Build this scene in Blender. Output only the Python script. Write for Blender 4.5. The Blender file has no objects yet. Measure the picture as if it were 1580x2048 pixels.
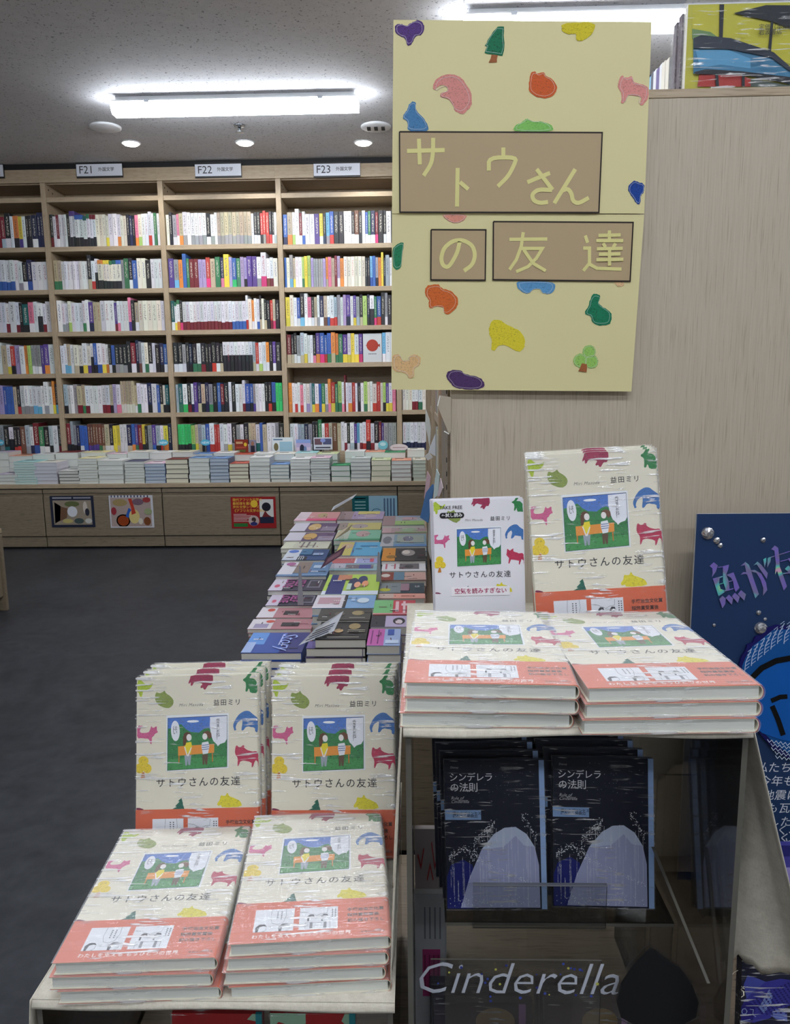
import bpy, math, random
from mathutils import Vector, Matrix

# ---------------------------------------------------------------- camera
SC = bpy.context.scene
COL = SC.collection
RAD = math.radians
F, PITCH, YAW, ROLL, CAMH = 1539.0, RAD(9.5), RAD(1.55), 0.012, 1.03
f0 = Vector((-math.sin(YAW) * math.cos(PITCH), math.cos(YAW) * math.cos(PITCH), -math.sin(PITCH)))
r0 = Vector((math.cos(YAW), math.sin(YAW), 0))
u0 = r0.cross(f0)
rt = r0 * math.cos(ROLL) - u0 * math.sin(ROLL)
up = u0 * math.cos(ROLL) + r0 * math.sin(ROLL)
cam_data = bpy.data.cameras.new('camera')
cam = bpy.data.objects.new('camera', cam_data)
COL.objects.link(cam)
cam_data.sensor_fit = 'HORIZONTAL'
cam_data.sensor_width = 36.0
cam_data.lens = F / 1580.0 * 36.0
cam_data.clip_start = 0.01
cam.matrix_world = Matrix(((rt.x, up.x, -f0.x, 0), (rt.y, up.y, -f0.y, 0), (rt.z, up.z, -f0.z, CAMH), (0, 0, 0, 1)))
SC.camera = cam
# ---------------------------------------------------------------- world, exposure
world = bpy.data.worlds.new('world')
SC.world = world
world.use_nodes = True
world.node_tree.nodes['Background'].inputs[0].default_value = (0.75, 0.8, 0.9, 1)
world.node_tree.nodes['Background'].inputs[1].default_value = 0.15
SC.view_settings.view_transform = 'Standard'
SC.view_settings.look = 'None'
SC.view_settings.gamma = 1.0
SC.view_settings.use_curve_mapping = False
SC.view_settings.exposure = 0.0
SC.cycles.use_denoising = True
SC.cycles.max_bounces = 8
SC.cycles.transparent_max_bounces = 24
SC.cycles.caustics_reflective = False
SC.cycles.caustics_refractive = False
TUBE_POWER = 34.0       # emission strength of the ceiling tubes
DOWN_POWER = 14.0       # watts of each recessed downlight
CEIL = 2.45


# ---------------------------------------------------------------- measuring helpers: where a sight line meets a real plane
def sight(px, py):
    return f0 + rt * ((px - 790) / F) - up * ((py - 1024) / F)


def at_z(px, py, z):
    d = sight(px, py)
    t = (z - CAMH) / d.z
    return Vector((d.x * t, d.y * t, z))


def at_y(px, py, y):
    d = sight(px, py)
    t = y / d.y
    return Vector((d.x * t, y, CAMH + d.z * t))


# ---------------------------------------------------------------- colours and materials
def lin(c):
    return tuple(((x / 255.0) / 12.92 if x / 255.0 <= 0.04045 else ((x / 255.0 + 0.055) / 1.055) ** 2.4) for x in c)


def rgba(c):
    return (*lin(c), 1.0)


MATS = {}


def new_mat(name):
    m = bpy.data.materials.new(name)
    m.use_nodes = True
    MATS[name] = m
    return m, m.node_tree, m.node_tree.nodes['Principled BSDF']


def N(nt, kind, **kw):
    n = nt.nodes.new(kind)
    for k, v in kw.items():
        setattr(n, k, v)
    return n


def plain(name, col, rough=0.5, metal=0.0, coat=0.0):
    m, nt, b = new_mat(name)
    b.inputs['Base Color'].default_value = rgba(col)
    b.inputs['Roughness'].default_value = rough
    b.inputs['Metallic'].default_value = metal
    b.inputs['Coat Weight'].default_value = coat
    return m


def coords(nt, scale, kind='Object'):
    tc = N(nt, 'ShaderNodeTexCoord')
    mp = N(nt, 'ShaderNodeMapping')
    mp.inputs['Scale'].default_value = scale
    nt.links.new(tc.outputs[kind], mp.inputs['Vector'])
    return mp.outputs['Vector']


def noise(nt, vec, scale, detail=3, rough=0.5, dist=0.0):
    n = N(nt, 'ShaderNodeTexNoise')
    n.inputs['Scale'].default_value = scale
    n.inputs['Detail'].default_value = detail
    n.inputs['Roughness'].default_value = rough
    n.inputs['Distortion'].default_value = dist
    nt.links.new(vec, n.inputs['Vector'])
    return n.outputs['Fac']


def ramp(nt, fac, stops):
    r = N(nt, 'ShaderNodeValToRGB')
    e = r.color_ramp.elements
    e[0].position, e[0].color = stops[0]
    e[1].position, e[1].color = stops[1]
    for p, c in stops[2:]:
        x = e.new(p)
        x.color = c
    nt.links.new(fac, r.inputs['Fac'])
    return r.outputs['Color']


def mixc(nt, fac, a, b, mode='MIX'):
    n = N(nt, 'ShaderNodeMix', data_type='RGBA', blend_type=mode)
    for sock, v in ((n.inputs[0], fac), (n.inputs[6], a), (n.inputs[7], b)):
        if hasattr(v, 'is_output'):
            nt.links.new(v, sock)
        else:
            sock.default_value = v
    return n.outputs[2]


def math_n(nt, op, a, b=0.0, c=None):
    n = N(nt, 'ShaderNodeMath', operation=op)
    for s, v in zip(n.inputs, (a, b, c)):
        if v is None:
            continue
        if hasattr(v, 'is_output'):
            nt.links.new(v, s)
        else:
            s.default_value = v
    return n.outputs[0]


def bump(nt, b, h, strength, dist=0.002):
    n = N(nt, 'ShaderNodeBump')
    n.inputs['Strength'].default_value = strength
    n.inputs['Distance'].default_value = dist
    nt.links.new(h, n.inputs['Height'])
    nt.links.new(n.outputs['Normal'], b.inputs['Normal'])


def wood(name, dark, light, grain=(60, 60, 1.5), rough=0.45, fine=4.0, pore=0.72):
    m, nt, b = new_mat(name)
    v = coords(nt, grain)
    f1 = noise(nt, v, 3.0, 6, 0.65, 0.1)
    f2 = noise(nt, coords(nt, tuple(g * fine for g in grain)), 3.0, 3)
    c = mixc(nt, ramp(nt, f1, [(0.3, (0, 0, 0, 1)), (0.75, (1, 1, 1, 1))]), rgba(dark), rgba(light))
    pores = ramp(nt, f2, [(0.34, (pore, pore * 0.97, pore * 0.93, 1)), (0.44, (1, 1, 1, 1))])
    c = mixc(nt, 1.0, c, pores, 'MULTIPLY')
    nt.links.new(c, b.inputs['Base Color'])
    b.inputs['Roughness'].default_value = rough
    bump(nt, b, f2, 0.15, 0.0006)
    return m


def printed(name, rough=0.5, coat=0.0, crayon=False, film=False):
    """paper or card whose printed colour is stored on the mesh"""
    m, nt, b = new_mat(name)
    a = N(nt, 'ShaderNodeAttribute', attribute_name='Col')
    nt.links.new(a.outputs['Color'], b.inputs['Base Color'])
    b.inputs['Roughness'].default_value = rough
    b.inputs['Coat Weight'].default_value = coat
    b.inputs['Coat Roughness'].default_value = 0.15
    b.inputs['Specular IOR Level'].default_value = 0.22
    if crayon:
        f = noise(nt, coords(nt, (1, 1, 1)), 420, 4, 0.7)
        g = noise(nt, coords(nt, (260, 1200, 1200)), 1.0, 2, 0.5, 1.5)
        s = math_n(nt, 'ADD', f, math_n(nt, 'MULTIPLY', g, 0.8))
        al = ramp(nt, s, [(0.66, (0.35, 0.35, 0.35, 1)), (0.84, (1, 1, 1, 1))])
        nt.links.new(al, b.inputs['Alpha'])
    return m


def spine_mat():
    """book spines: cover colour on the mesh, small dark or pale title marks where the UV is the spine"""
    m, nt, b = new_mat('book_spine_paper')
    a = N(nt, 'ShaderNodeAttribute', attribute_name='Col')
    t = N(nt, 'ShaderNodeAttribute', attribute_name='Ink')
    uv = N(nt, 'ShaderNodeUVMap', uv_map='UVMap')
    sp = N(nt, 'ShaderNodeSeparateXYZ')
    nt.links.new(uv.outputs['UV'], sp.inputs[0])
    mp = N(nt, 'ShaderNodeMapping')
    mp.inputs['Scale'].default_value = (5.0, 30.0, 1.0)
    nt.links.new(uv.outputs['UV'], mp.inputs['Vector'])
    f = noise(nt, mp.outputs['Vector'], 1.0, 1, 0.5)
    on = math_n(nt, 'GREATER_THAN', f, 0.52)
    frac = math_n(nt, 'FRACT', sp.outputs[0])
    c1 = math_n(nt, 'GREATER_THAN', frac, 0.28)
    c2 = math_n(nt, 'LESS_THAN', frac, 0.72)
    r1 = math_n(nt, 'GREATER_THAN', sp.outputs[1], 0.36)
    r2 = math_n(nt, 'LESS_THAN', sp.outputs[1], 0.9)
    k = on
    for q in (c1, c2, r1, r2):
        k = math_n(nt, 'MULTIPLY', k, q)
    k = math_n(nt, 'MULTIPLY', k, 0.75)
    c = mixc(nt, k, a.outputs['Color'], t.outputs['Color'])
    nt.links.new(c, b.inputs['Base Color'])
    b.inputs['Roughness'].default_value = 0.4
    return m


def clear(name, tint, gloss_rough=0.03, ior=1.45, extra=0.0):
    m = bpy.data.materials.new(name)
    m.use_nodes = True
    nt = m.node_tree
    nt.nodes.clear()
    out = N(nt, 'ShaderNodeOutputMaterial')
    mx = N(nt, 'ShaderNodeMixShader')
    tr = N(nt, 'ShaderNodeBsdfTransparent')
    gl = N(nt, 'ShaderNodeBsdfGlossy')
    tr.inputs[0].default_value = (*tint, 1)
    gl.inputs['Roughness'].default_value = gloss_rough
    fr = N(nt, 'ShaderNodeFresnel')
    fr.inputs['IOR'].default_value = ior
    fac = math_n(nt, 'ADD', fr.outputs[0], extra)
    fac = math_n(nt, 'MINIMUM', fac, 0.9)
    nt.links.new(fac, mx.inputs[0])
    nt.links.new(tr.outputs[0], mx.inputs[1])
    nt.links.new(gl.outputs[0], mx.inputs[2])
    nt.links.new(mx.outputs[0], out.inputs[0])
    MATS[name] = m
    return m


def wrap_mat():
    """shrink film: clear, glossy, full of fine cross-wise creases, their glints partly put in as white"""
    m = bpy.data.materials.new('shrink_film')
    m.use_nodes = True
    nt = m.node_tree
    nt.nodes.clear()
    out = N(nt, 'ShaderNodeOutputMaterial')
    mx = N(nt, 'ShaderNodeMixShader')
    tr = N(nt, 'ShaderNodeBsdfTransparent')
    gl = N(nt, 'ShaderNodeBsdfGlossy')
    gl.inputs['Roughness'].default_value = 0.09
    v = coords(nt, (22, 250, 250))
    w = noise(nt, v, 1.0, 2, 0.5, 0.7)
    big = noise(nt, coords(nt, (22, 7, 7)), 1.0, 1, 0.5)
    zone = ramp(nt, big, [(0.44, (0, 0, 0, 1)), (0.58, (1, 1, 1, 1))])
    line = ramp(nt, w, [(0.58, (0, 0, 0, 1)), (0.63, (1, 1, 1, 1))])
    k = mixc(nt, 1.0, zone, line, 'MULTIPLY')
    fr = N(nt, 'ShaderNodeFresnel')
    fr.inputs['IOR'].default_value = 1.3
    bp = N(nt, 'ShaderNodeBump')
    bp.inputs['Strength'].default_value = 0.8
    bp.inputs['Distance'].default_value = 0.005
    nt.links.new(w, bp.inputs['Height'])
    nt.links.new(bp.outputs[0], gl.inputs['Normal'])
    df = N(nt, 'ShaderNodeBsdfDiffuse')
    df.inputs[0].default_value = (0.98, 0.98, 1.0, 1)  # white diffuse along the creases stands in for lamp glints and frosting
    m2 = N(nt, 'ShaderNodeMixShader')
    m2.inputs[0].default_value = 0.72
    nt.links.new(gl.outputs[0], m2.inputs[1])
    nt.links.new(df.outputs[0], m2.inputs[2])
    fac = math_n(nt, 'MULTIPLY_ADD', k, 0.60, 0.012)
    fac = math_n(nt, 'ADD', fac, math_n(nt, 'MULTIPLY', fr.outputs[0], 0.22))
    fac = math_n(nt, 'MINIMUM', fac, 0.8)
    nt.links.new(fac, mx.inputs[0])
    nt.links.new(tr.outputs[0], mx.inputs[1])
    nt.links.new(m2.outputs[0], mx.inputs[2])
    nt.links.new(mx.outputs[0], out.inputs[0])
    MATS['shrink_film'] = m
    return m


M_SHELF = wood('shelf_wood', (168, 148, 122), (186, 168, 142), (1.5, 40, 40))
M_UPR = wood('upright_wood', (168, 148, 122), (186, 168, 142), (40, 40, 1.5))
M_CAB = wood('cabinet_wood', (126, 113, 94), (140, 127, 107), (2, 30, 30))
M_PANEL = wood('end_panel_wood', (178, 165, 146), (194, 182, 163), (110, 110, 2.6), 0.55, 1.7, 0.80)
M_BASE = wood('platform_wood', (120, 106, 88), (140, 124, 104), (2, 30, 30))
M_PRINT = printed('printed_paper', 0.45)
M_GLOSS = printed('coated_print', 0.42, 0.0)
M_CRAYON = printed('wax_crayon', 0.6, crayon=True)
M_SPINE = spine_mat()
M_PAGES = None
M_BLACK = plain('black_plastic', (22, 22, 24), 0.4)
M_DARK = plain('dark_shade_and_plinth', (18, 18, 20), 0.7)  # plinth black that also stands in for shade in gaps, slots and holes
M_METAL = plain('sprinkler_metal', (170, 175, 180), 0.25, 1.0)
M_WHITEM = plain('white_enamel', (225, 227, 230), 0.4)
M_ACR = clear('clear_acrylic', (0.93, 0.935, 0.93), 0.04, 1.4)
M_ACR_EDGE = plain('acrylic_edge', (98, 95, 88), 0.25)
M_FILM = wrap_mat()
M_VINYL = clear('clear_vinyl', (0.95, 0.95, 0.95), 0.12, 1.3, 0.03)


def pages_mat():
    m, nt, b = new_mat('page_edges')
    f = noise(nt, coords(nt, (6, 6, 1800)), 1.0, 2)
    c = mixc(nt, f, rgba((205, 208, 200)), rgba((232, 233, 226)))
    nt.links.new(c, b.inputs['Base Color'])
    b.inputs['Roughness'].default_value = 0.7
    return m


M_PAGES = pages_mat()


def linen_mat():
    m, nt, b = new_mat('linen_cloth_weave')
    a = noise(nt, coords(nt, (900, 900, 160)), 1.0, 2)
    c_ = noise(nt, coords(nt, (160, 160, 900)), 1.0, 2)
    big = noise(nt, coords(nt, (1, 1, 1)), 60, 4, 0.6)
    s = math_n(nt, 'ADD', a, c_)
    s = math_n(nt, 'MULTIPLY', s, 0.5)
    c = mixc(nt, s, rgba((190, 182, 165)), rgba((236, 230, 214)))
    c = mixc(nt, ramp(nt, big, [(0.25, (0.86, 0.85, 0.83, 1)), (0.5, (1, 1, 1, 1))]), c, c)
    c = mixc(nt, 1.0, c, ramp(nt, big, [(0.3, (0.86, 0.85, 0.83, 1)), (0.6, (1, 1, 1, 1))]), 'MULTIPLY')
    nt.links.new(c, b.inputs['Base Color'])
    b.inputs['Roughness'].default_value = 0.9
    bump(nt, b, s, 0.4, 0.0006)
    return m


M_LINEN = linen_mat()


def floor_mat():
    m, nt, b = new_mat('mottled_vinyl_floor')
    a = noise(nt, coords(nt, (1, 1, 1)), 2.2, 6, 0.65)
    d = noise(nt, coords(nt, (1, 1, 1)), 26, 4, 0.6)
    e = noise(nt, coords(nt, (1, 1, 1)), 9, 3, 0.6, 1.2)
    s = math_n(nt, 'ADD', math_n(nt, 'MULTIPLY', a, 0.35), math_n(nt, 'MULTIPLY', d, 0.3))
    s = math_n(nt, 'ADD', s, math_n(nt, 'MULTIPLY', e, 0.35))
    c = mixc(nt, ramp(nt, s, [(0.38, (0, 0, 0, 1)), (0.64, (1, 1, 1, 1))]), rgba((38, 40, 45)), rgba((62, 64, 69)))
    nt.links.new(c, b.inputs['Base Color'])
    b.inputs['Roughness'].default_value = 0.42
    b.inputs['Specular IOR Level'].default_value = 0.35
    bump(nt, b, d, 0.08, 0.001)
    return m


def ceiling_mat():
    m, nt, b = new_mat('speckled_ceiling_board')
    a = noise(nt, coords(nt, (1, 1, 1)), 95, 2, 0.5, 0.5)
    holes = ramp(nt, a, [(0.635, (1, 1, 1, 1)), (0.675, (0.38, 0.38, 0.40, 1))])
    big = noise(nt, coords(nt, (1, 1, 1)), 30, 2)
    c = mixc(nt, 1.0, mixc(nt, big, rgba((188, 188, 192)), rgba((206, 206, 208))), holes, 'MULTIPLY')
    nt.links.new(c, b.inputs['Base Color'])
    b.inputs['Roughness'].default_value = 0.9
    bump(nt, b, a, 0.15, 0.002)
    return m


def emit(name, col, strength):
    m = bpy.data.materials.new(name)
    m.use_nodes = True
    nt = m.node_tree
    nt.nodes.clear()
    out = N(nt, 'ShaderNodeOutputMaterial')
    e = N(nt, 'ShaderNodeEmission')
    e.inputs[0].default_value = (*col, 1)
    e.inputs[1].default_value = strength
    nt.links.new(e.outputs[0], out.inputs[0])
    MATS[name] = m
    return m


M_TUBE = emit('lit_tube_diffuser', (0.88, 0.93, 1.0), TUBE_POWER)
M_BULB = emit('lit_downlight_lamp', (1.0, 0.96, 0.88), 12.0)


# ---------------------------------------------------------------- mesh building
class MB:
    def __init__(s):
        s.v, s.f, s.c, s.m = [], [], [], []

    def face(s, pts, col=(200, 200, 200), mi=0):
        n = len(s.v)
        s.v += [tuple(p) for p in pts]
        s.f.append(tuple(range(n, n + len(pts))))
        s.c.append(col)
        s.m.append(mi)

    def mesh(s, vs, fs, col=(200, 200, 200), mi=0):
        n = len(s.v)
        s.v += [tuple(p) for p in vs]
        for f in fs:
            s.f.append(tuple(n + i for i in f))
            s.c.append(col)
            s.m.append(mi)

    def box(s, x0, x1, y0, y1, z0, z1, col=(200, 200, 200), mi=0, cols=None):
        vs = [(x0, y0, z0), (x1, y0, z0), (x1, y1, z0), (x0, y1, z0), (x0, y0, z1), (x1, y0, z1), (x1, y1, z1), (x0, y1, z1)]
        fs = [(0, 3, 2, 1), (4, 5, 6, 7), (0, 1, 5, 4), (1, 2, 6, 5), (2, 3, 7, 6), (3, 0, 4, 7)]   # bottom top front right back left
        s.mesh(vs, fs, col, mi)
        if cols:
            for i, c in cols.items():
                s.c[len(s.f) - 6 + i] = c

    def prism(s, pts, h, col=(200, 200, 200), mi=0, z=0.0):
        """pts: 2-D outline (x, y); extruded from z to z + h"""
        n = len(pts)
        area = sum(pts[i][0] * pts[(i + 1) % n][1] - pts[(i + 1) % n][0] * pts[i][1] for i in range(n))
        if area < 0:
            pts = pts[::-1]
        vs = [(p[0], p[1], z) for p in pts] + [(p[0], p[1], z + h) for p in pts]
        fs = [tuple(range(n))[::-1], tuple(range(n, 2 * n))] + [(i, (i + 1) % n, n + (i + 1) % n, n + i) for i in range(n)]
        s.mesh(vs, fs, col, mi)

    def xf(s, mat):
        s.v = [tuple(mat @ Vector(p)) for p in s.v]
        return s

    def build(s, name, mats, parent=None, origin=None, bevel=0.0, smooth=False):
        me = bpy.data.meshes.new(name)
        vs = s.v if origin is None else [(p[0] - origin[0], p[1] - origin[1], p[2] - origin[2]) for p in s.v]
        me.from_pydata(vs, [], s.f)
        if not isinstance(mats, (list, tuple)):
            mats = [mats]
        for m in mats:
            me.materials.append(m)
        at = me.attributes.new('Col', 'FLOAT_COLOR', 'CORNER')
        buf = []
        for f, c in zip(s.f, s.c):
            buf += list(rgba(c)) * len(f)
        at.data.foreach_set('color', buf)
        me.polygons.foreach_set('material_index', s.m)
        if smooth:
            me.polygons.foreach_set('use_smooth', [True] * len(s.f))
        me.update()
        return link(name, me, parent, bevel)


def link(name, me, parent=None, bevel=0.0):
    o = bpy.data.objects.new(name, me)
    COL.objects.link(o)
    if parent is not None:
        o.parent = parent
    if bevel:
        b = o.modifiers.new('bevel', 'BEVEL')
        b.width = bevel
        b.segments = 2
        b.limit_method = 'ANGLE'
    return o


def tag(o, label=None, cat=None, group=None, kind=None):
    if label:
        o['label'] = label
    if cat:
        o['category'] = cat
    if group:
        o['group'] = group
    if kind:
        o['kind'] = kind
    return o


def empty(name, loc, rot=(0, 0, 0), label=None, cat=None, group=None):
    o = bpy.data.objects.new(name, None)
    o.empty_display_size = 0.05
    COL.objects.link(o)
    o.location = loc
    o.rotation_euler = rot
    return tag(o, label, cat, group)


def copy_tree(o, parent=None):
    c = o.copy()
    COL.objects.link(c)
    if parent is not None:
        c.parent = parent
    for ch in list(o.children):
        copy_tree(ch, c)
    return c


def rect(x0, x1, y0, y1):
    return [(x0, y0), (x1, y0), (x1, y1), (x0, y1)]


def disc(cx, cy, r, ry=None, n=20, a0=0.0, a1=None):
    ry = ry or r
    a1 = a1 if a1 is not None else 2 * math.pi * (1 - 1 / n) + a0
    return [(cx + r * math.cos(a0 + (a1 - a0) * i / (n - 1)), cy + ry * math.sin(a0 + (a1 - a0) * i / (n - 1))) for i in range(n)]


def ribbon(pts, w):
    """flat stroke polygons of width w along a polyline"""
    out = []
    P = [Vector((p[0], p[1])) for p in pts]
    L, R = [], []
    for i, p in enumerate(P):
        a = P[max(i - 1, 0)]
        b = P[min(i + 1, len(P) - 1)]
        d1 = (p - a).normalized() if i else (b - p).normalized()
        d2 = (b - p).normalized() if i < len(P) - 1 else d1
        t = (d1 + d2)
        t = t.normalized() if t.length > 1e-6 else d1
        n = Vector((-t.y, t.x))
        k = max(0.5, abs(n.dot(Vector((-d1.y, d1.x)))))
        L.append(p + n * (w / 2 / k))
        R.append(p - n * (w / 2 / k))
    for i in range(len(P) - 1):
        out.append([tuple(L[i]), tuple(R[i]), tuple(R[i + 1]), tuple(L[i + 1])])
    return out


TXT = {}


def chaikin(pts, closed=True, it=2):
    for _ in range(it):
        out = []
        n = len(pts)
        for i in range(n if closed else n - 1):
            p, q = pts[i], pts[(i + 1) % n]
            out.append((p[0] * 0.78 + q[0] * 0.22, p[1] * 0.78 + q[1] * 0.22))
            out.append((p[0] * 0.22 + q[0] * 0.78, p[1] * 0.22 + q[1] * 0.78))
        if not closed:
            out = [pts[0]] + out + [pts[-1]]
        pts = out
    return pts


def text_mesh(body, size=1.0, bold=0.0, shear=0.0, space=1.0, line=1.0, align='CENTER', depth=0.0):
    key = (body, size, bold, shear, space, line, align, depth)
    if key in TXT:
        return TXT[key]
    cu = bpy.data.curves.new('lettering', 'FONT')
    cu.body = body
    cu.size = size
    cu.align_x = align
    cu.align_y = 'CENTER'
    cu.resolution_u = 2
    cu.offset = bold * size
    cu.shear = shear
    cu.space_character = space
    cu.space_line = line
    cu.extrude = depth
    o = bpy.data.objects.new('lettering', cu)
    COL.objects.link(o)
    dg = bpy.context.evaluated_depsgraph_get()
    me = bpy.data.meshes.new_from_object(o.evaluated_get(dg))
    bpy.data.objects.remove(o)
    bpy.data.curves.remove(cu)
    me.name = 'lettering'
    TXT[key] = me
    return me


INK = {}


def ink(col, rough=0.5):
    k = tuple(col)
    if k not in INK:
        INK[k] = plain('ink_%d_%d_%d' % k, col, rough)
    return INK[k]


def lettering(name, body, size, col, parent, loc, rot=(0, 0, 0), mat=None, **kw):
    me = text_mesh(body, size, **kw).copy()
    me.materials.clear()
    me.materials.append(mat or ink(col))
    o = link(name, me, parent)
    o.location = loc
    o.rotation_euler = rot
    return o


# faces stored in the plane of a card: map (u, v) of a flat drawing onto any frame
def frame(o, ex, ey, ez):
    """matrix from local (x right, y up, z out of the card) to world"""
    return Matrix(((ex.x, ey.x, ez.x, o.x), (ex.y, ey.y, ez.y, o.y), (ex.z, ey.z, ez.z, o.z), (0, 0, 0, 1)))


random.seed(7)
# ================================================================ THE ROOM
def slab(name, x0, x1, y0, y1, z0, z1, mat):
    b = MB()
    b.box(x0, x1, y0, y1, z0, z1)
    return tag(b.build(name, mat), kind='structure')


M_FLOOR = floor_mat()
M_CEIL = ceiling_mat()
M_WALL = plain('painted_wall', (205, 203, 198), 0.8)
RX0, RX1, RY0, RY1 = -4.6, 4.2, -3.2, 5.62
slab('floor', RX0, RX1, RY0, RY1, -0.1, 0.0, M_FLOOR)
slab('ceiling', RX0, RX1, RY0, RY1, CEIL, CEIL + 0.1, M_CEIL)
slab('wall_back', RX0, RX1, RY1, RY1 + 0.1, 0, CEIL, M_WALL)
slab('wall_front', RX0, RX1, RY0 - 0.1, RY0, 0, CEIL, M_WALL)
slab('wall_left', RX0 - 0.1, RX0, RY0, RY1, 0, CEIL, M_WALL)
slab('wall_right', RX1, RX1 + 0.1, RY0, RY1, 0, CEIL, M_WALL)


# ---------------------------------------------------------------- ceiling fixtures
def tube_fixture(x0, x1, y, label, seen=True):
    cx = (x0 + x1) / 2
    t = empty('ceiling_tube_light', (cx, y, CEIL), label=label, cat='light', group='tube lights on the ceiling')
    L = (x1 - x0) / 2
    h = MB()
    h.box(-L * 0.99, L * 0.99, -0.056, 0.056, -0.032, -0.024)
    h.box(-L * 0.97, L * 0.97, -0.030, 0.030, -0.024, 0)
    h.build('housing', M_WHITEM, t, bevel=0.003)
    d = MB()
    prof = [(-0.056, -0.032), (-0.044, -0.066), (-0.030, -0.082), (0.030, -0.082), (0.044, -0.066), (0.056, -0.032)]
    vs = [(-L, a, b) for a, b in prof] + [(L, a, b) for a, b in prof]
    n = len(prof)
    fs = [(i, (i + 1) % n, n + (i + 1) % n, n + i) for i in range(n)] + [tuple(range(n)), tuple(range(n, 2 * n))[::-1]]
    d.mesh(vs, fs)
    d.build('diffuser', M_TUBE, t)
    if seen:
        for s in (-0.7, 0.7):
            b = MB()
            b.box(s * L - 0.012, s * L + 0.012, -0.062, -0.054, -0.040, -0.026)
            b.build('bracket', M_METAL, t)
    return t


tube_fixture(-1.495, -0.268, 4.10, 'long bright tube light in front of the bookcases')
tube_fixture(0.20, 1.47, 3.28, 'bright tube light partly hidden behind the yellow poster')
for i, (x, y) in enumerate([(-2.6, 1.9), (-0.3, 1.55), (2.3, 2.2), (-1.9, -0.1), (0.35, -0.25), (2.6, 0.2), (-0.6, -1.7), (1.6, -1.8)]):
    t = tube_fixture(x - 0.63, x + 0.63, y, 'tube light overhead, %s of those outside the picture, counted from the shelves' % ['first', 'second', 'third', 'fourth', 'fifth', 'sixth', 'seventh', 'eighth'][i], False)


def ring(name, r0_, r1_, z0, z1, mat, parent, n=28):
    b = MB()
    vs = []
    for k in range(n):
        a = 2 * math.pi * k / n
        for r, z in ((r0_, z1), (r1_, z1), (r1_ * 0.97, z0), (r0_, z0 + (z1 - z0) * 0.3)):
            vs.append((r * math.cos(a), r * math.sin(a), z))
    fs = []
    for k in range(n):
        j = (k + 1) % n
        for q in range(4):
            fs.append((k * 4 + q, j * 4 + q, j * 4 + (q + 1) % 4, k * 4 + (q + 1) % 4))
    b.mesh(vs, fs)
    return b.build(name, mat, parent, smooth=True)


def cone(name, pairs, mat, parent, n=24, cap=True):
    b = MB()
    vs = [(r * math.cos(2 * math.pi * k / n), r * math.sin(2 * math.pi * k / n), z) for r, z in pairs for k in range(n)]
    fs = [(i * n + k, i * n + (k + 1) % n, (i + 1) * n + (k + 1) % n, (i + 1) * n + k) for i in range(len(pairs) - 1) for k in range(n)]
    if cap:
        fs += [tuple(range(n))[::-1], tuple(range((len(pairs) - 1) * n, len(pairs) * n))]
    b.mesh(vs, fs)
    return b.build(name, mat, parent, smooth=True)


for i, (px, py) in enumerate([(262, 290), (490, 289), (727, 289)]):
    p = at_z(px, py, CEIL - 0.012)
    t = empty('downlight', (p.x, p.y, CEIL), label=['small recessed downlight above the F21 sign', 'small recessed downlight above the F22 sign', 'small recessed downlight above the F23 sign'][i], cat='light', group='recessed downlights')
    ring('trim_ring', 0.047, 0.058, -0.006, 0.0, M_WHITEM, t)
    cone('lamp', [(0.045, -0.004), (0.040, -0.012), (0.022, -0.017), (0.002, -0.018)], M_BULB, t, 20)
    ld = bpy.data.lights.new('downlight_lamp', 'SPOT')
    ld.energy = DOWN_POWER
    ld.color = (1.0, 0.95, 0.86)
    ld.spot_size = RAD(110)
    ld.spot_blend = 0.7
    ld.shadow_soft_size = 0.04
    lo = bpy.data.objects.new('lamp_glow', ld)
    COL.objects.link(lo)
    lo.parent = t
    lo.location = (0, 0, -0.03)
    lo.rotation_euler = (RAD(22), 0, 0)
for px, py, lab in [(211, 257, 'round grey ceiling speaker left of the tube light'), (752, 256, 'round grey ceiling speaker beside the yellow poster')]:
    p = at_z(px, py, CEIL - 0.01)
    t = empty('ceiling_speaker', (p.x, p.y, CEIL), label=lab, cat='speaker', group='round ceiling speakers')
    cone('cover', [(0.085, 0.0), (0.085, -0.007), (0.075, -0.012), (0.002, -0.013)], M_WHITEM, t)
    if px > 500:
        for k in range(3):
            b = MB()
            b.box(-0.05 + 0.04 * k, -0.03 + 0.04 * k, -0.03, 0.03, -0.0155, -0.0125)
            b.build('slot', M_DARK, t)
p = at_z(479, 258, CEIL - 0.02)
t = empty('fire_sprinkler', (p.x, p.y, CEIL), label='small metal fire sprinkler head on the ceiling', cat='sprinkler')
cone('escutcheon', [(0.032, 0), (0.030, -0.006), (0.012, -0.010)], M_METAL, t)
cone('nozzle', [(0.009, -0.010), (0.007, -0.028), (0.010, -0.034)], M_METAL, t)
cone('deflector', [(0.018, -0.034), (0.022, -0.037), (0.018, -0.039)], M_METAL, t)
# a cable duct and seams along the ceiling
b = MB()
b.box(-0.42, -0.06, 2.55, 2.562, CEIL - 0.008, CEIL)
tag(b.build('trim_1', M_WHITEM), kind='structure')

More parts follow.
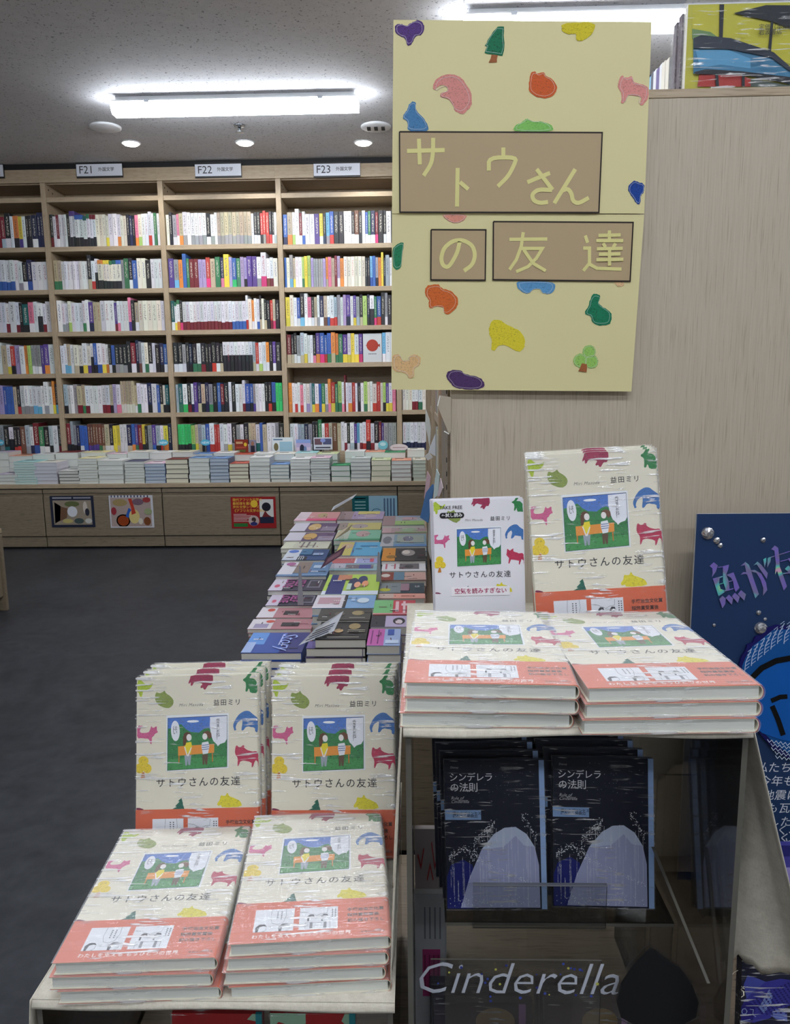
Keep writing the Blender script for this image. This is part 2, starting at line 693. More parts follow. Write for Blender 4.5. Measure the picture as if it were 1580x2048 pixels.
# ================================================================ BOOKCASE WALL
YS, YC = 5.20, 4.80
PITCHX = 0.765
U0 = -0.12                  # left edge of the upright right of bay F23
UPT = 0.034
SHELF_D = 0.30
def zz(py, px=450):
    return at_y(px, py, YS).z
ROWZ = {'n': [zz(488), zz(574), zz(659), zz(743), zz(824), zz(904)],
        'F23': [zz(487, 680), zz(573, 680), zz(651, 680), zz(725, 680), zz(824, 680), zz(902, 680)]}
TOPB = zz(388)
FAS0, FAS1 = zz(359), zz(323)
FAS1 = min(FAS1, CEIL - 0.035)
BAYS = ['F19', 'F20', 'F21', 'F22', 'F23', 'F24']
bay_x = {n: (U0 - PITCHX * (5 - i) + UPT, U0 - PITCHX * (4 - i)) for i, n in enumerate(BAYS)}
SIGN = {'F21': (200, 341), 'F22': (437, 340), 'F23': (674, 340)}
for n in BAYS[1:]:
    x0, x1 = bay_x[n]
    x0 -= UPT
    t = empty('bookcase', ((x0 + x1) / 2, YS, 0), label={'F20': 'pale wooden bookcase bay at the far left, cut by the frame', 'F21': 'pale wooden bookcase bay under the F21 sign', 'F22': 'pale wooden bookcase bay under the F22 sign', 'F23': 'pale wooden bookcase bay under the F23 sign', 'F24': 'pale wooden bookcase bay half hidden behind the poster'}[n], cat='bookcase', group='wall of bookcases')
    og = (t.location.x, YS, 0)
    b = MB(); b.box(x0, x0 + UPT, YS, YS + SHELF_D, 0, FAS0); b.build('upright', M_UPR, t, og, bevel=0.0015)
    if n == 'F24':
        b = MB(); b.box(x1, x1 + UPT, YS, YS + SHELF_D, 0, FAS0); b.build('upright', M_UPR, t, og, bevel=0.0015)
    b = MB(); b.box(x0 + UPT, x1, YS + SHELF_D - 0.012, YS + SHELF_D, 0.3, FAS0); b.build('back_panel', M_SHELF, t, og)
    b = MB(); b.box(x0, x1 if n != 'F24' else x1 + UPT, YS - 0.004, YS + 0.02, FAS0, FAS1); b.build('fascia', M_SHELF, t, og, bevel=0.001)
    b = MB(); b.box(x0 + UPT, x1, YS + 0.02, YS + SHELF_D, FAS0 - 0.006, FAS0 + 0.012); b.build('top_board', M_SHELF, t, og)
    rz = ROWZ.get(n, ROWZ['n'])
    for z in [TOPB] + rz:
        b = MB(); b.box(x0 + UPT + 0.0005, x1 - 0.0005, YS + 0.004, YS + SHELF_D - 0.012, z - 0.030, z); b.build('shelf', M_SHELF, t, og, bevel=0.0015)
    # plinth face below the lowest shelf
    b = MB(); b.box(x0 + UPT, x1, YS + 0.002, YS + 0.02, 0.3, rz[-1] - 0.030); b.build('base_board', M_SHELF, t, og)
    # peg holes in the upright
    h = MB()
    for dz in (0.10, 0.055):
        for dy in (0.05, 0.12):
            h.prism(disc(0, 0, 0.004, n=8), 0.0008)
    for dy, zc in ((0.045, TOPB + 0.055), (0.10, TOPB + 0.045), (0.05, TOPB - 0.12)):
        q = MB(); q.prism(disc(0, 0, 0.0055, n=8), 0.0012)
        q.xf(Matrix.Translation((x0 + UPT, YS + dy, zc)) @ Matrix.Rotation(RAD(90), 4, 'Y'))
        q.build('peg_hole', M_DARK, t, og)
# dark box standing in for the shadow in the gap between bookcases and ceiling
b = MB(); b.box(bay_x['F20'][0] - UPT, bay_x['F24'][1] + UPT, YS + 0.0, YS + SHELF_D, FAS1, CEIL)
tag(b.build('gap_shade', M_DARK), kind='structure')

# ---------------------------------------------------------------- bay signs
def bay_sign(px, py, num, n):
    c = at_y(px, py, YS - 0.004)
    t = empty('bay_sign', (c.x, YS - 0.004, c.z), label='white sign strip with black edges reading %s above the bookcase' % num if num else 'white sign strip cut off at the left edge of the picture', cat='sign', group='bay signs on the bookcases')
    w, h = 0.30, 0.092
    b = MB(); b.box(-w / 2, w / 2, -0.010, 0, -h / 2, h / 2); b.build('holder', M_BLACK, t)
    b = MB(); b.box(-w / 2 + 0.002, w / 2 - 0.002, -0.0125, -0.0105, -h / 2 + 0.010, h / 2 - 0.010, (228, 232, 242)); b.build('sign_card', M_PRINT, t)
    if num:
        lettering('number_lettering', num, 0.066, (50, 52, 60), t, (-0.085, -0.0132, 0.0), (RAD(90), 0, 0))
        lettering('subject_lettering', '外国文学', 0.026, (50, 52, 60), t, (0.045, -0.0132, 0.002), (RAD(90), 0, 0), bold=0.01)
bay_sign(200, 341, 'F21', 0)
bay_sign(437, 341, 'F22', 0)
bay_sign(674, 340, 'F23', 0)
bay_sign(-37, 343, None, 0)
# ================================================================ BOOKS STANDING IN THE SHELVES
CC = {'W': (226, 228, 234), 'w': (226, 222, 208), 'g': (150, 152, 156), 'k': (34, 34, 40), 'n': (34, 40, 76), 'b': (60, 98, 176),
      'c': (110, 176, 212), 't': (28, 96, 100), 'G': (58, 122, 84), 'l': (168, 200, 110), 'y': (226, 206, 74), 'o': (224, 138, 66),
      'r': (190, 58, 52), 'm': (120, 34, 46), 'p': (226, 130, 160), 'u': (86, 62, 140), 'v': (168, 152, 196), 'T': (186, 174, 148),
      'B': (116, 76, 60), 's': (166, 180, 190), 'P': (214, 62, 120), 'A': (60, 190, 110)}
CN = {'W': 'white', 'w': 'cream', 'g': 'grey', 'k': 'black', 'n': 'navy', 'b': 'blue', 'c': 'sky blue', 't': 'dark teal', 'G': 'green',
      'l': 'pale green', 'y': 'yellow', 'o': 'orange', 'r': 'red', 'm': 'dark red', 'p': 'pink', 'u': 'purple', 'v': 'lavender', 'T': 'beige',
      'B': 'brown', 's': 'grey-blue', 'P': 'magenta', 'A': 'bright green'}
ROWS = {
 'F20': ['12W- g- n- mW W- kr mm ms kW W- ok yu W- k- k- nW n- n-', '10W- nW wo 6Wb W- Wg kW nb W- W- W-', '9w- kW W- W- W- Wm W- Wm kk tk pW W- Wk Wm W-',
         '8T- 3W- T- Wy rk v- W- oo ll 3gW u- uo W-', '10W- 4v- 3b- T- kr 3Wg 2Wc W- Wg W- oy kc', '9g- kt Wk kr kr B- sg Wn mb GW kW sk W- km'],
 'F21': ['km W- mW 3W- k- 2Wku 2Wkb Wkt WkG 2Wkm 3w- wy 2W- Wo w- w- k- n- k- po wl 2W- Wr W- G- W-',
         '2TG 9W- kT Wr Wk wko 2wky wkG wkt wkb g- G- kW b- w- w- k- W- W- W-',
         'W- Wg Wg wl 3W- WG W- un T- T- 3W- um Wp W- W- W- pu k- TW 5w- W-',
         'W- Wc Tc W- wT wk Wy wu Wk bk Wb Wy Wo kW bk 3kg k- mW nk gB W- wG kW W- k- nk bW',
         'sk W- W- g- Tm TG Wm W- W- W- Wm Wm Tk v- Wp 5Tw TW WG W- W- nk W- b- kT wk tk',
         'mk sk gk nk bW b- 4Bu BG BT TW kW y- yT W- W- nT bo uG m- yk k- g- ub sk Wr yo n-'],
 'F22': ['w- k- gW pW To Wg W- 4Wg kW Wg W- 9Tg W- kW kW rk rg rr kr kW Ws',
         'u- gc o- b- G- m- m- v- v- rP T- G- np y- v- bA G- v- vk u- u- Wg WP WB Wm w-',
         'tW WyG WoG kP 14Wm 4Wb Wr w- oW W- Wb kT w- kT k- rm TP k-',
         'kW kW gW kk nk kG WG km k- k- kr kW kT 8Wk sT rW Wl W- oW k- uW k-',
         's- tG WA km Wn u- nT Tk n- gG k- b- mk k- W- k- W- W- Wm bn bk gu W- W- W- k- kr bk A- A-',
         '4Ak lG Ty gT sk b- Wr r- r- W- Wg Wy kg g- W- kW T- TG Wt b- T- W- W- gW k-'],
 'F23': ['bn To Wl W- mW Wb W- W- uu yW kn cg br k- k- 2W- kW BW kk W- bW GW nW mP k- kW W- k-',
         'b- w- gc Ty W- W- lG y- l- v- g- g- g- g- v- oT p- T- m- vW oo 6w- k- k- cb b- gk oo yy k- s- W- W-',
         'yy w- W- bW kc W- pW kW Tw Wg nW TB Wb Wr sr g- W- v- un W- uy gs kT l- nk Wk GP br k- gW k- k-',
         'mT kT kW gW sT Wy W- W- kp uo bP br bG oT oG GG uy Wy y- Wy uP @@ cW W- W-',
         'oo W- Wr W- pr W- wv s- ty Wo b- Gy Wg op ry G- lG Wp m^ W- Wo rr W- k- W- lG w- W- wr r- w- lk uy Wy pp',
         'W- W- s- s- n- gW k- k- Gk W- rW T- B- T- W- Wm kW Ws uk cW Wm Wr rk Wm kW mW up g- g- g-'],
 'F24': ['20W-', '18w-', '4g- 12W-', '18Wk', '3w- Wm Wm WG 12w-', '16Wn']}


def tokens(s):
    out = []
    for t in s.split():
        n = ''
        while t[0].isdigit():
            n += t[0]
            t = t[1:]
        out += [t] * (int(n) if n else 1)
    return out


def book_col(code, j=0.0):
    c = CC[code]
    k = 1 + random.uniform(-0.09, 0.06)
    return tuple(max(8, min(240, x * k + random.uniform(-5, 5))) for x in c)


SPV = []       # collected shelf books


def spine_geo(w, h, d, cover, band, top, bandh):
    """one closed book standing upright, spine towards -y, base at origin (x 0..w)"""
    vs, fs, cols, uvs = [], [], [], []
    e = min(0.0018, w * 0.18)
    zs = [0, bandh, h] if band else [0, h]
    if top:
        zs = zs[:-1] + [h * 0.86, h]
    prof = [(0, 0.0016), (e, 0), (w - e, 0), (w, 0.0016)]

    def zone(i):
        if band and i == 0:
            return band
        if top and i == len(zs) - 2:
            return top
        return cover
    base = random.randint(0, 400)
    vb = random.random() * 0.02
    for i in range(len(zs) - 1):
        for k in range(3):
            n = len(vs)
            a, c = prof[k], prof[k + 1]
            vs += [(a[0], a[1], zs[i]), (c[0], c[1], zs[i]), (c[0], c[1], zs[i + 1]), (a[0], a[1], zs[i + 1])]
            fs.append((n, n + 1, n + 2, n + 3))
            cols.append(zone(i))
            if k == 1:
                u0_, u1_ = base, base + 0.999
                uvs += [(u0_, zs[i] / h + vb), (u1_, zs[i] / h + vb), (u1_, zs[i + 1] / h + vb), (u0_, zs[i + 1] / h + vb)]
            else:
                uvs += [(0.0, 0.0)] * 4
        for x, order in ((0, 1), (w, 0)):
            n = len(vs)
            q = [(x, 0.0016, zs[i]), (x, d, zs[i]), (x, d, zs[i + 1]), (x, 0.0016, zs[i + 1])]
            vs += q if not order else q[::-1]
            fs.append((n, n + 1, n + 2, n + 3))
            cols.append(zone(i))
            uvs += [(0.0, 0.0)] * 4
    pg = (214, 212, 200)
    n = len(vs)
    vs += [(0, 0.0016, h), (e, 0, h), (w - e, 0, h), (w, 0.0016, h), (w, d, h), (0, d, h)]
    fs.append((n, n + 1, n + 2, n + 3, n + 4, n + 5)); cols.append(pg); uvs += [(0.0, 0.0)] * 6
    n = len(vs)
    vs += [(w, d, 0), (0, d, 0), (0, d, h), (w, d, h)]
    fs.append((n, n + 1, n + 2, n + 3)); cols.append(pg); uvs += [(0.0, 0.0)] * 4
    return vs, fs, cols, uvs


def spine_mesh(name, vs, fs, cols, uvs, inks):
    me = bpy.data.meshes.new(name)
    me.from_pydata(vs, [], fs)
    me.materials.append(M_SPINE)
    a = me.attributes.new('Col', 'FLOAT_COLOR', 'CORNER')
    b = me.attributes.new('Ink', 'FLOAT_COLOR', 'CORNER')
    u = me.uv_layers.new(name='UVMap')
    ca, cb, cu = [], [], []
    for f, c, k in zip(fs, cols, inks):
        ca += list(rgba(c)) * len(f)
        cb += list(rgba(k)) * len(f)
    for q in uvs:
        cu += list(q)
    a.data.foreach_set('color', ca)
    b.data.foreach_set('color', cb)
    me.uv_layers['UVMap'].data.foreach_set('uv', cu)
    me.update()
    return me


ORD = ['first', 'second', 'third', 'fourth', 'fifth', 'sixth', 'seventh', 'eighth', 'ninth', 'tenth', 'eleventh', 'twelfth', 'thirteenth', 'fourteenth', 'fifteenth', 'sixteenth', 'seventeenth', 'eighteenth', 'nineteenth', 'twentieth']
ORD += ['twenty-' + o for o in ORD[:9]] + ['thirtieth'] + ['thirty-' + o for o in ORD[:9]] + ['fortieth'] + ['forty-' + o for o in ORD[:9]]
ROWN = ['top', 'second', 'third', 'fourth', 'fifth', 'lowest']
for n in BAYS[1:]:
    x0, x1 = bay_x[n]
    rz = ROWZ.get(n, ROWZ['n'])
    for r in range(6):
        tk = tokens(ROWS[n][r])
        if n == 'F24':
            tk = tk[:18]
        gap0, gap1 = 0.004, random.uniform(0.002, 0.008)
        ws = []
        for i, t in enumerate(tk):
            ws.append(0.128 / 0.0215 if t == '@@' else (0.5 if t[-1] == '^' else random.uniform(0.72, 1.35)))
        for i in range(1, len(tk)):
            if tk[i] == tk[i - 1] and tk[i] != '@@':
                ws[i] = ws[i - 1]
        avail = (x1 - x0 - gap0 - gap1) if n != 'F24' else 0.40
        if '@@' in tk:
            k = (avail - 0.13) / (sum(ws) - 0.128 / 0.0215)
        else:
            k = avail / sum(ws)
        x = x0 + gap0
        hh = {0: 0.196, 1: 0.186, 2: 0.190, 3: 0.188, 4: 0.190, 5: 0.188}[r]
        prev = None
        for i, t in enumerate(tk):
            w = 0.13 if t == '@@' else ws[i] * k
            if t == prev:
                h = ph
                d = pd
            else:
                h = hh + random.uniform(-0.008, 0.010)
                if random.random() < 0.10:
                    h += random.uniform(0.01, 0.028)
                d = random.uniform(0.125, 0.14)
            if t[-1] == '^':
                h = 0.243
            if r:
                h = min(h, rz[r - 1] - 0.030 - rz[r] - 0.008)
            prev, ph, pd = t, h, d
            SPV.append(dict(bay=n, row=r, i=i, t=t, x=x, w=w, h=h, d=d, z=rz[r]))
            x += w

for bk in SPV:
    if bk['t'] == '@@':
        continue
    cx = bk['x'] + bk['w'] / 2
    v = Vector((cx, YS, bk['z'] + 0.1 - CAMH)) if False else Vector((cx, YS, bk['z'] + 0.1)) - Vector((0, 0, CAMH))
    Z = v.dot(f0)
    px, py = 790 + F * v.dot(rt) / Z, 1024 - F * v.dot(up) / Z
    bk['seen'] = -12 < px < (782 if py < 780 else 848)
order = sorted([b_ for b_ in SPV if b_.get('seen')], key=lambda q: -q['w'] * q['h'])
single = set(id(q) for q in order[:300])
rest = [[], [], [], [], []]
for bk in SPV:
    if bk['t'] == '@@':
        continue
    t = bk['t'].replace('^', '-')
    cover = book_col(t[0])
    random.seed(hash((ord(t[0]), bk['row'])) % 9999 + (0 if len(t) < 2 else ord(t[1])) + bk['i'])
    band = None if len(t) < 2 or t[1] == '-' else book_col(t[1])
    top = book_col(t[2]) if len(t) > 2 else None
    lum = sum(cover) / 3
    inkc = (60, 60, 70) if lum > 110 else (215, 210, 195)
    if lum > 150 and random.random() < 0.25:
        inkc = random.choice([(150, 50, 60), (50, 70, 140), (30, 90, 80)])
    w, h, d = bk['w'] - 0.0006, bk['h'], bk['d']
    vs, fs, cols, uvs = spine_geo(w, h, d, cover, band, top, h * random.uniform(0.25, 0.31) if t != 'Wk' else h * 0.55)
    ox = (bk['x'], YS + 0.012 + random.uniform(0, 0.010), bk['z'] + 0.0005)
    inks = [inkc] * len(fs)
    if id(bk) in single:
        me = spine_mesh('shelved_book', vs, fs, cols, uvs, inks)
        o = link('shelved_book', me)
        o.location = ox
        desc = CN[t[0]]
        if band:
            desc += ' and ' + CN[t[1]] if CN[t[1]] != CN[t[0]] else ''
        where = {'F20': 'bay left of F21', 'F24': 'bay right of F23'}.get(bk['bay'], 'bay ' + bk['bay'])
        tag(o, '%s spine, %s from left on %s book shelf, %s' % (desc, ORD[bk['i']], ROWN[bk['row']], where), 'book', 'books standing on the wall shelves')
    else:
        n = len(rest[0])
        rest[0] += [(p[0] + ox[0], p[1] + ox[1], p[2] + ox[2]) for p in vs]
        rest[1] += [tuple(n + q for q in f) for f in fs]
        rest[2] += cols
        rest[3] += uvs
        rest[4] += inks
me = spine_mesh('remaining_shelved_books', *rest)
o = link('remaining_shelved_books', me)
tag(o, 'remaining thin books standing between the others on the wall shelves', 'books', kind='stuff')
random.seed(21)
# the face-out book in bay F23
bk = [q for q in SPV if q['t'] == '@@'][0]
t = empty('face_out_book', (bk['x'] + 0.065, YS + 0.015, bk['z'] + 0.001), (0, 0, 0), label='pale book turned face out with a red round fruit on its cover', cat='book')
b = MB(); b.box(-0.062, 0.062, 0, 0.016, 0.0, 0.185, (208, 212, 214)); b.build('cover', M_PRINT, t)
b = MB(); b.prism(disc(0, 0.108, 0.039, n=28), 0.0006, (176, 66, 52)); b.xf(Matrix.Translation((0, -0.0002, 0)) @ Matrix.Rotation(RAD(90), 4, 'X')); b.build('round_fruit', M_PRINT, t)
b = MB(); b.prism([(0.036, 0.103), (0.050, 0.098), (0.050, 0.118), (0.036, 0.113)], 0.0006, (160, 70, 60)); b.prism([(-0.036, 0.105), (-0.047, 0.1085), (-0.036, 0.112)], 0.0006, (150, 60, 50))
b.xf(Matrix.Translation((0, -0.0002, 0)) @ Matrix.Rotation(RAD(90), 4, 'X')); b.build('fruit_tip', M_PRINT, t)
b = MB()
for k in range(5):
    b.prism(rect(-0.026 + 0.011 * k, -0.019 + 0.011 * k, 0.050, 0.056), 0.0006, (90, 92, 98))
b.xf(Matrix.Translation((0, -0.0002, 0)) @ Matrix.Rotation(RAD(90), 4, 'X')); b.build('title_marks', M_PRINT, t)

# ================================================================ LOW COUNTER IN FRONT OF THE SHELVES
CT = at_y(450, 966, YC).z
XC0 = bay_x['F20'][0] - UPT
XC1 = 0.66
b = MB(); b.box(XC0, XC1, YC, YS, CT - 0.026, CT)
tag(b.build('counter_worktop', M_SHELF, bevel=0.0015), 'long pale wooden counter top carrying the piles of books', 'counter')
CJ = [at_y(x, 1030, YC).x for x in (88, 325.5, 560, 795)]
CJ = [CJ[0] - 0.752] + CJ + [CJ[3] + 0.752]
CLAB = ['pale wooden base cabinet at the left edge, no poster on it', 'pale wooden base cabinet with the two food posters', 'pale wooden base cabinet with the red poster', 'pale wooden base cabinet with the teal and blue poster', 'narrow visible piece of base cabinet right of the teal poster']
for i in range(5):
    a, c = CJ[i] + 0.003, CJ[i + 1] - 0.003
    t = empty('base_cabinet', ((a + c) / 2, YC, 0), label=CLAB[i], cat='cabinet', group='base cabinets under the counter')
    og = ((a + c) / 2, YC, 0)
    b = MB(); b.box(a, c, YC + 0.03, YS - 0.001, 0.0, CT - 0.026); b.build('carcass', M_DARK, t, og)
    b = MB(); b.box(a, c, YC + 0.004, YC + 0.03, CT - 0.058, CT - 0.033); b.build('top_rail', M_CAB, t, og, bevel=0.002)
    b = MB(); b.box(a, c, YC + 0.012, YC + 0.03, CT - 0.078, CT - 0.058); b.build('finger_groove', M_CAB, t, og)
    b = MB(); b.box(a, c, YC + 0.002, YC + 0.03, 0.083, CT - 0.078); b.build('drawer_front', M_CAB, t, og, bevel=0.004)
    b = MB(); b.box(a, c, YC + 0.010, YC + 0.03, 0.014, 0.078); b.build('plinth', M_CAB, t, og, bevel=0.001)

# ---------------------------------------------------------------- posters taped on the cabinets
def wall_card(name, px0, py0, px1, py1, y, label, cat, base):
    a = at_y(px0, py0, y); c = at_y(px1, py1, y)
    t = empty(name, ((a.x + c.x) / 2, y, c.z), label=label, cat=cat)
    w, h = c.x - a.x, a.z - c.z
    m = Matrix.Translation((-w / 2, 0, 0)) @ Matrix.Rotation(RAD(90), 4, 'X')
    b = MB(); b.prism(rect(0, w, 0, h), 0.0012, base); b.xf(m); b.build('sheet', M_GLOSS, t)
    return t, w, h, m


def print_part(t, m, name, shapes, mat=None, z=0.0013, lift=0.0004):
    b = MB()
    for i, (pts, c) in enumerate(shapes):
        b.prism(pts, lift, c, z=z + 0.0002 * i)
    b.xf(m)
    return b.build(name, mat or M_PRINT, t)


def S(w, h, pts):
    return [(p[0] * w, p[1] * h) for p in pts]


t, w, h, m = wall_card('food_poster', 99, 992, 191, 1054, YC - 0.0004, 'dark framed poster of dishes around a white disc on cabinet', 'poster', (38, 44, 62))
print_part(t, m, 'photograph', [(rect(0.06 * w, 0.94 * w, 0.08 * h, 0.86 * h), (150, 138, 122))])
print_part(t, m, 'top_caption', [(rect(0.06 * w, 0.5 * w, 0.91 * h, 0.96 * h), (150, 150, 160)), (rect(0.54 * w, 0.94 * w, 0.91 * h, 0.96 * h), (140, 140, 150))])
print_part(t, m, 'dishes', [(S(w, h, [(0.08, 0.12), (0.3, 0.3), (0.32, 0.6), (0.1, 0.8)]), (190, 190, 200)), (S(w, h, [(0.2, 0.2), (0.36, 0.3), (0.4, 0.6), (0.24, 0.66)]), (112, 82, 62)),
                            (S(w, h, disc(0.5, 0.74, 0.17, 0.09)), (96, 104, 66)), (S(w, h, disc(0.8, 0.62, 0.05, 0.2)), (200, 190, 180)), (S(w, h, disc(0.84, 0.48, 0.05, 0.12)), (44, 46, 60)),
                            (S(w, h, disc(0.64, 0.2, 0.11, 0.09)), (70, 84, 84)), (S(w, h, disc(0.86, 0.2, 0.08, 0.08)), (196, 196, 190)), (S(w, h, disc(0.38, 0.2, 0.12, 0.07)), (186, 172, 110))])
print_part(t, m, 'white_disc', [(S(w, h, disc(0.5, 0.5, 0.115, 0.17, 24)), (214, 216, 222))], z=0.003)
t, w, h, m = wall_card('food_poster', 217, 991, 309, 1055, YC - 0.0004, 'white framed poster of colourful plates of food on cabinet', 'poster', (206, 206, 212))
print_part(t, m, 'photograph', [(rect(0.03 * w, 0.95 * w, 0.04 * h, 0.93 * h), (172, 154, 148))])
print_part(t, m, 'striped_edge', [(rect((0.05 + 0.075 * k) * w, (0.075 + 0.075 * k) * w, 0.94 * h, 1.0 * h), (44, 52, 96)) for k in range(12)])
print_part(t, m, 'dishes', [(S(w, h, disc(0.3, 0.22, 0.16, 0.2)), (220, 214, 200)), (S(w, h, disc(0.3, 0.22, 0.13, 0.16)), (150, 66, 30)), (S(w, h, [(0.36, 0.35), (0.44, 0.62), (0.5, 0.55), (0.42, 0.3)]), (40, 92, 180)),
                            (S(w, h, disc(0.56, 0.35, 0.12, 0.22)), (214, 196, 130)), (S(w, h, [(0.44, 0.9), (0.52, 0.9), (0.6, 0.45), (0.5, 0.4), (0.5, 0.62)]), (186, 62, 44)),
                            (S(w, h, disc(0.25, 0.78, 0.17, 0.11)), (160, 140, 96)), (S(w, h, disc(0.66, 0.8, 0.13, 0.1)), (120, 96, 110)), (S(w, h, disc(0.85, 0.2, 0.08, 0.13)), (120, 70, 40)),
                            (S(w, h, disc(0.88, 0.5, 0.09, 0.1)), (150, 160, 120)), (S(w, h, disc(0.86, 0.86, 0.09, 0.08)), (150, 60, 60)), (S(w, h, disc(0.1, 0.52, 0.06, 0.12)), (150, 50, 60)), (S(w, h, disc(0.7, 0.2, 0.05, 0.1)), (210, 205, 190))])
t, w, h, m = wall_card('red_poster', 461, 994, 553, 1056, YC - 0.0004, 'red notice with yellow writing and a pale book picture', 'poster', (156, 36, 38))
print_part(t, m, 'book_picture', [(S(w, h, rect(0.64, 0.95, 0.16, 0.92)), (222, 222, 218)), (S(w, h, disc(0.79, 0.68, 0.10, 0.14)), (34, 34, 44)), (S(w, h, [(0.69, 0.36), (0.76, 0.56), (0.82, 0.44), (0.9, 0.36)]), (120, 42, 44)), (S(w, h, rect(0.64, 0.95, 0.16, 0.36)), (38, 42, 66))])
print_part(t, m, 'yellow_seal', [(S(w, h, disc(0.52, 0.78, 0.08, 0.12)), (232, 196, 60))])
print_part(t, m, 'portrait_roundel', [(S(w, h, disc(0.5, 0.24, 0.12, 0.17)), (196, 176, 170)), (S(w, h, disc(0.5, 0.27, 0.05, 0.08)), (70, 50, 46)), (S(w, h, disc(0.5, 0.14, 0.08, 0.06)), (50, 50, 110))])
print_part(t, m, 'green_label', [(S(w, h, rect(0.05, 0.36, 0.05, 0.16)), (48, 120, 60))])
for k, (s, c) in enumerate([('現代アフリカ文学の', (236, 190, 70)), ('最前線を届ける', (236, 190, 70)), ('海外文学シリーズ', (236, 190, 70)), ('《アフリカ文学の新鋭》', (236, 190, 70))]):
    lettering('yellow_lettering', s, h * 0.105, c, t, (-w * 0.46, -0.0018, h * (0.90 - 0.115 * k)), (RAD(90), 0, 0), align='LEFT', bold=0.01)
print_part(t, m, 'small_print', [(S(w, h, rect(0.05, 0.05 + random.uniform(0.25, 0.5), 0.44 - 0.045 * k, 0.458 - 0.045 * k)), (226, 190, 190)) for k in range(6)])
t, w, h, m = wall_card('blue_poster', 704, 992, 795, 1055, YC - 0.0004, 'teal and light blue notice behind the table of books', 'poster', (150, 188, 208))
print_part(t, m, 'teal_panel', [(S(w, h, rect(0, 0.37, 0, 1)), (20, 92, 98))])
print_part(t, m, 'small_print', [(S(w, h, rect(0.06, 0.3, 0.9 - 0.1 * k, 0.93 - 0.1 * k)), (150, 190, 190)) for k in range(5)])
for k in range(4):
    print_part(t, m, 'vertical_print', [(S(w, h, rect(0.70 + 0.07 * k, 0.735 + 0.07 * k, 0.3, 0.92)), (84, 110, 140))])
print_part(t, m, 'wave_drawing', [(S(w, h, q), (60, 110, 140)) for q in ribbon([(0.42, 0.5), (0.48, 0.58), (0.55, 0.6), (0.63, 0.55)], 0.02)] + [(S(w, h, q), (60, 110, 140)) for q in ribbon([(0.4, 0.3), (0.5, 0.36), (0.62, 0.34)], 0.02)])

# ---------------------------------------------------------------- piles of books lying on the counter
def pile_book(w, l, th, cover, page, top_art=None):
    """closed book lying flat: short edge to the viewer, origin front-left-bottom"""
    b = MB()
    b.box(0, w, 0, l, 0, th, cover)
    b.v = []; b.f = []; b.c = []; b.m = []
    ct = min(0.0012, th * 0.12)
    b.box(0.001, w - 0.001, 0.0015, l - 0.001, ct, th - ct, page)
    b.box(0, w, 0, l, 0, ct, cover)
    b.box(0, w, 0, l, th - ct, th, cover)
    b.box(w - 0.0012, w, 0, l, ct, th - ct, cover)
    if top_art:
        for (x0_, x1_, y0_, y1_, c) in top_art:
            b.box(w * x0_, w * x1_, l * y0_, l * y1_, th, th + 0.0003, c)
    return b


PG = {'W': (214, 218, 212), 'c': (196, 214, 208), 'v': (204, 206, 214), 'k': (206, 206, 200), 's': (180, 192, 204), 'C': (222, 218, 196), 'G': (196, 204, 190)}
FRONT = [  # px left, px right, py of the near top edge, copies, page tone, cover, top cover art
 (-8, 37, 949, 3, 'W', (190, 190, 184), 'v'), (30, 75, 924, 9, 'c', (168, 204, 204), 'c'), (70, 116, 925, 6, 'v', (200, 196, 206), 'w'), (118, 159, 942, 4, 'k', (30, 30, 34), 'k'),
 (158, 197, 917, 9, 'W', (206, 208, 196), 'y'), (198, 248, 921, 5, 'W', (210, 212, 210), 'W'), (250, 290, 923, 8, 'W', (196, 200, 192), 'n'), (291, 332, 927, 6, 's', (120, 140, 176), 'p'),
 (333, 378, 919, 5, 'C', (40, 34, 36), 'm'), (379, 420, 916, 6, 'W', (206, 214, 206), 'b'), (421, 459, 917, 7, 's', (96, 112, 140), 'b'), (460, 499, 927, 5, 'C', (92, 60, 54), 'r'),
 (500, 541, 915, 6, 'W', (200, 202, 204), 'W'), (542, 580, 929, 5, 'W', (120, 140, 150), 'b'), (581, 621, 918, 7, 'W', (200, 200, 206), 'W'), (622, 661, 916, 9, 'W', (190, 196, 200), 'p'),
 (663, 701, 931, 3, 'W', (50, 130, 90), 'G'), (702, 742, 917, 6, 'W', (150, 150, 160), 's'), (743, 782, 920, 4, 'C', (150, 170, 140), 'l'), (783, 823, 921, 5, 'W', (170, 140, 140), 'o'), (826, 852, 920, 6, 'G', (196, 198, 180), 'T')]
ARTC = {'v': (190, 176, 206), 'c': (150, 204, 208), 'w': (226, 222, 208), 'k': (216, 216, 214), 'y': (234, 224, 160), 'W': (226, 228, 228), 'n': (60, 60, 90), 'p': (220, 184, 204), 'm': (104, 34, 34), 'b': (96, 130, 180),
        'r': (170, 80, 64), 'G': (40, 130, 84), 's': (190, 204, 200), 'l': (196, 210, 160), 'o': (222, 146, 120), 'T': (210, 200, 176)}
ACN = {'v': 'lavender', 'c': 'pale teal', 'w': 'cream', 'k': 'white and black', 'y': 'pale yellow', 'W': 'white', 'n': 'dark patterned', 'p': 'pale pink', 'm': 'dark red', 'b': 'blue', 'r': 'rust red', 'G': 'green', 's': 'pale grey-green',
       'l': 'light green', 'o': 'salmon', 'T': 'beige'}


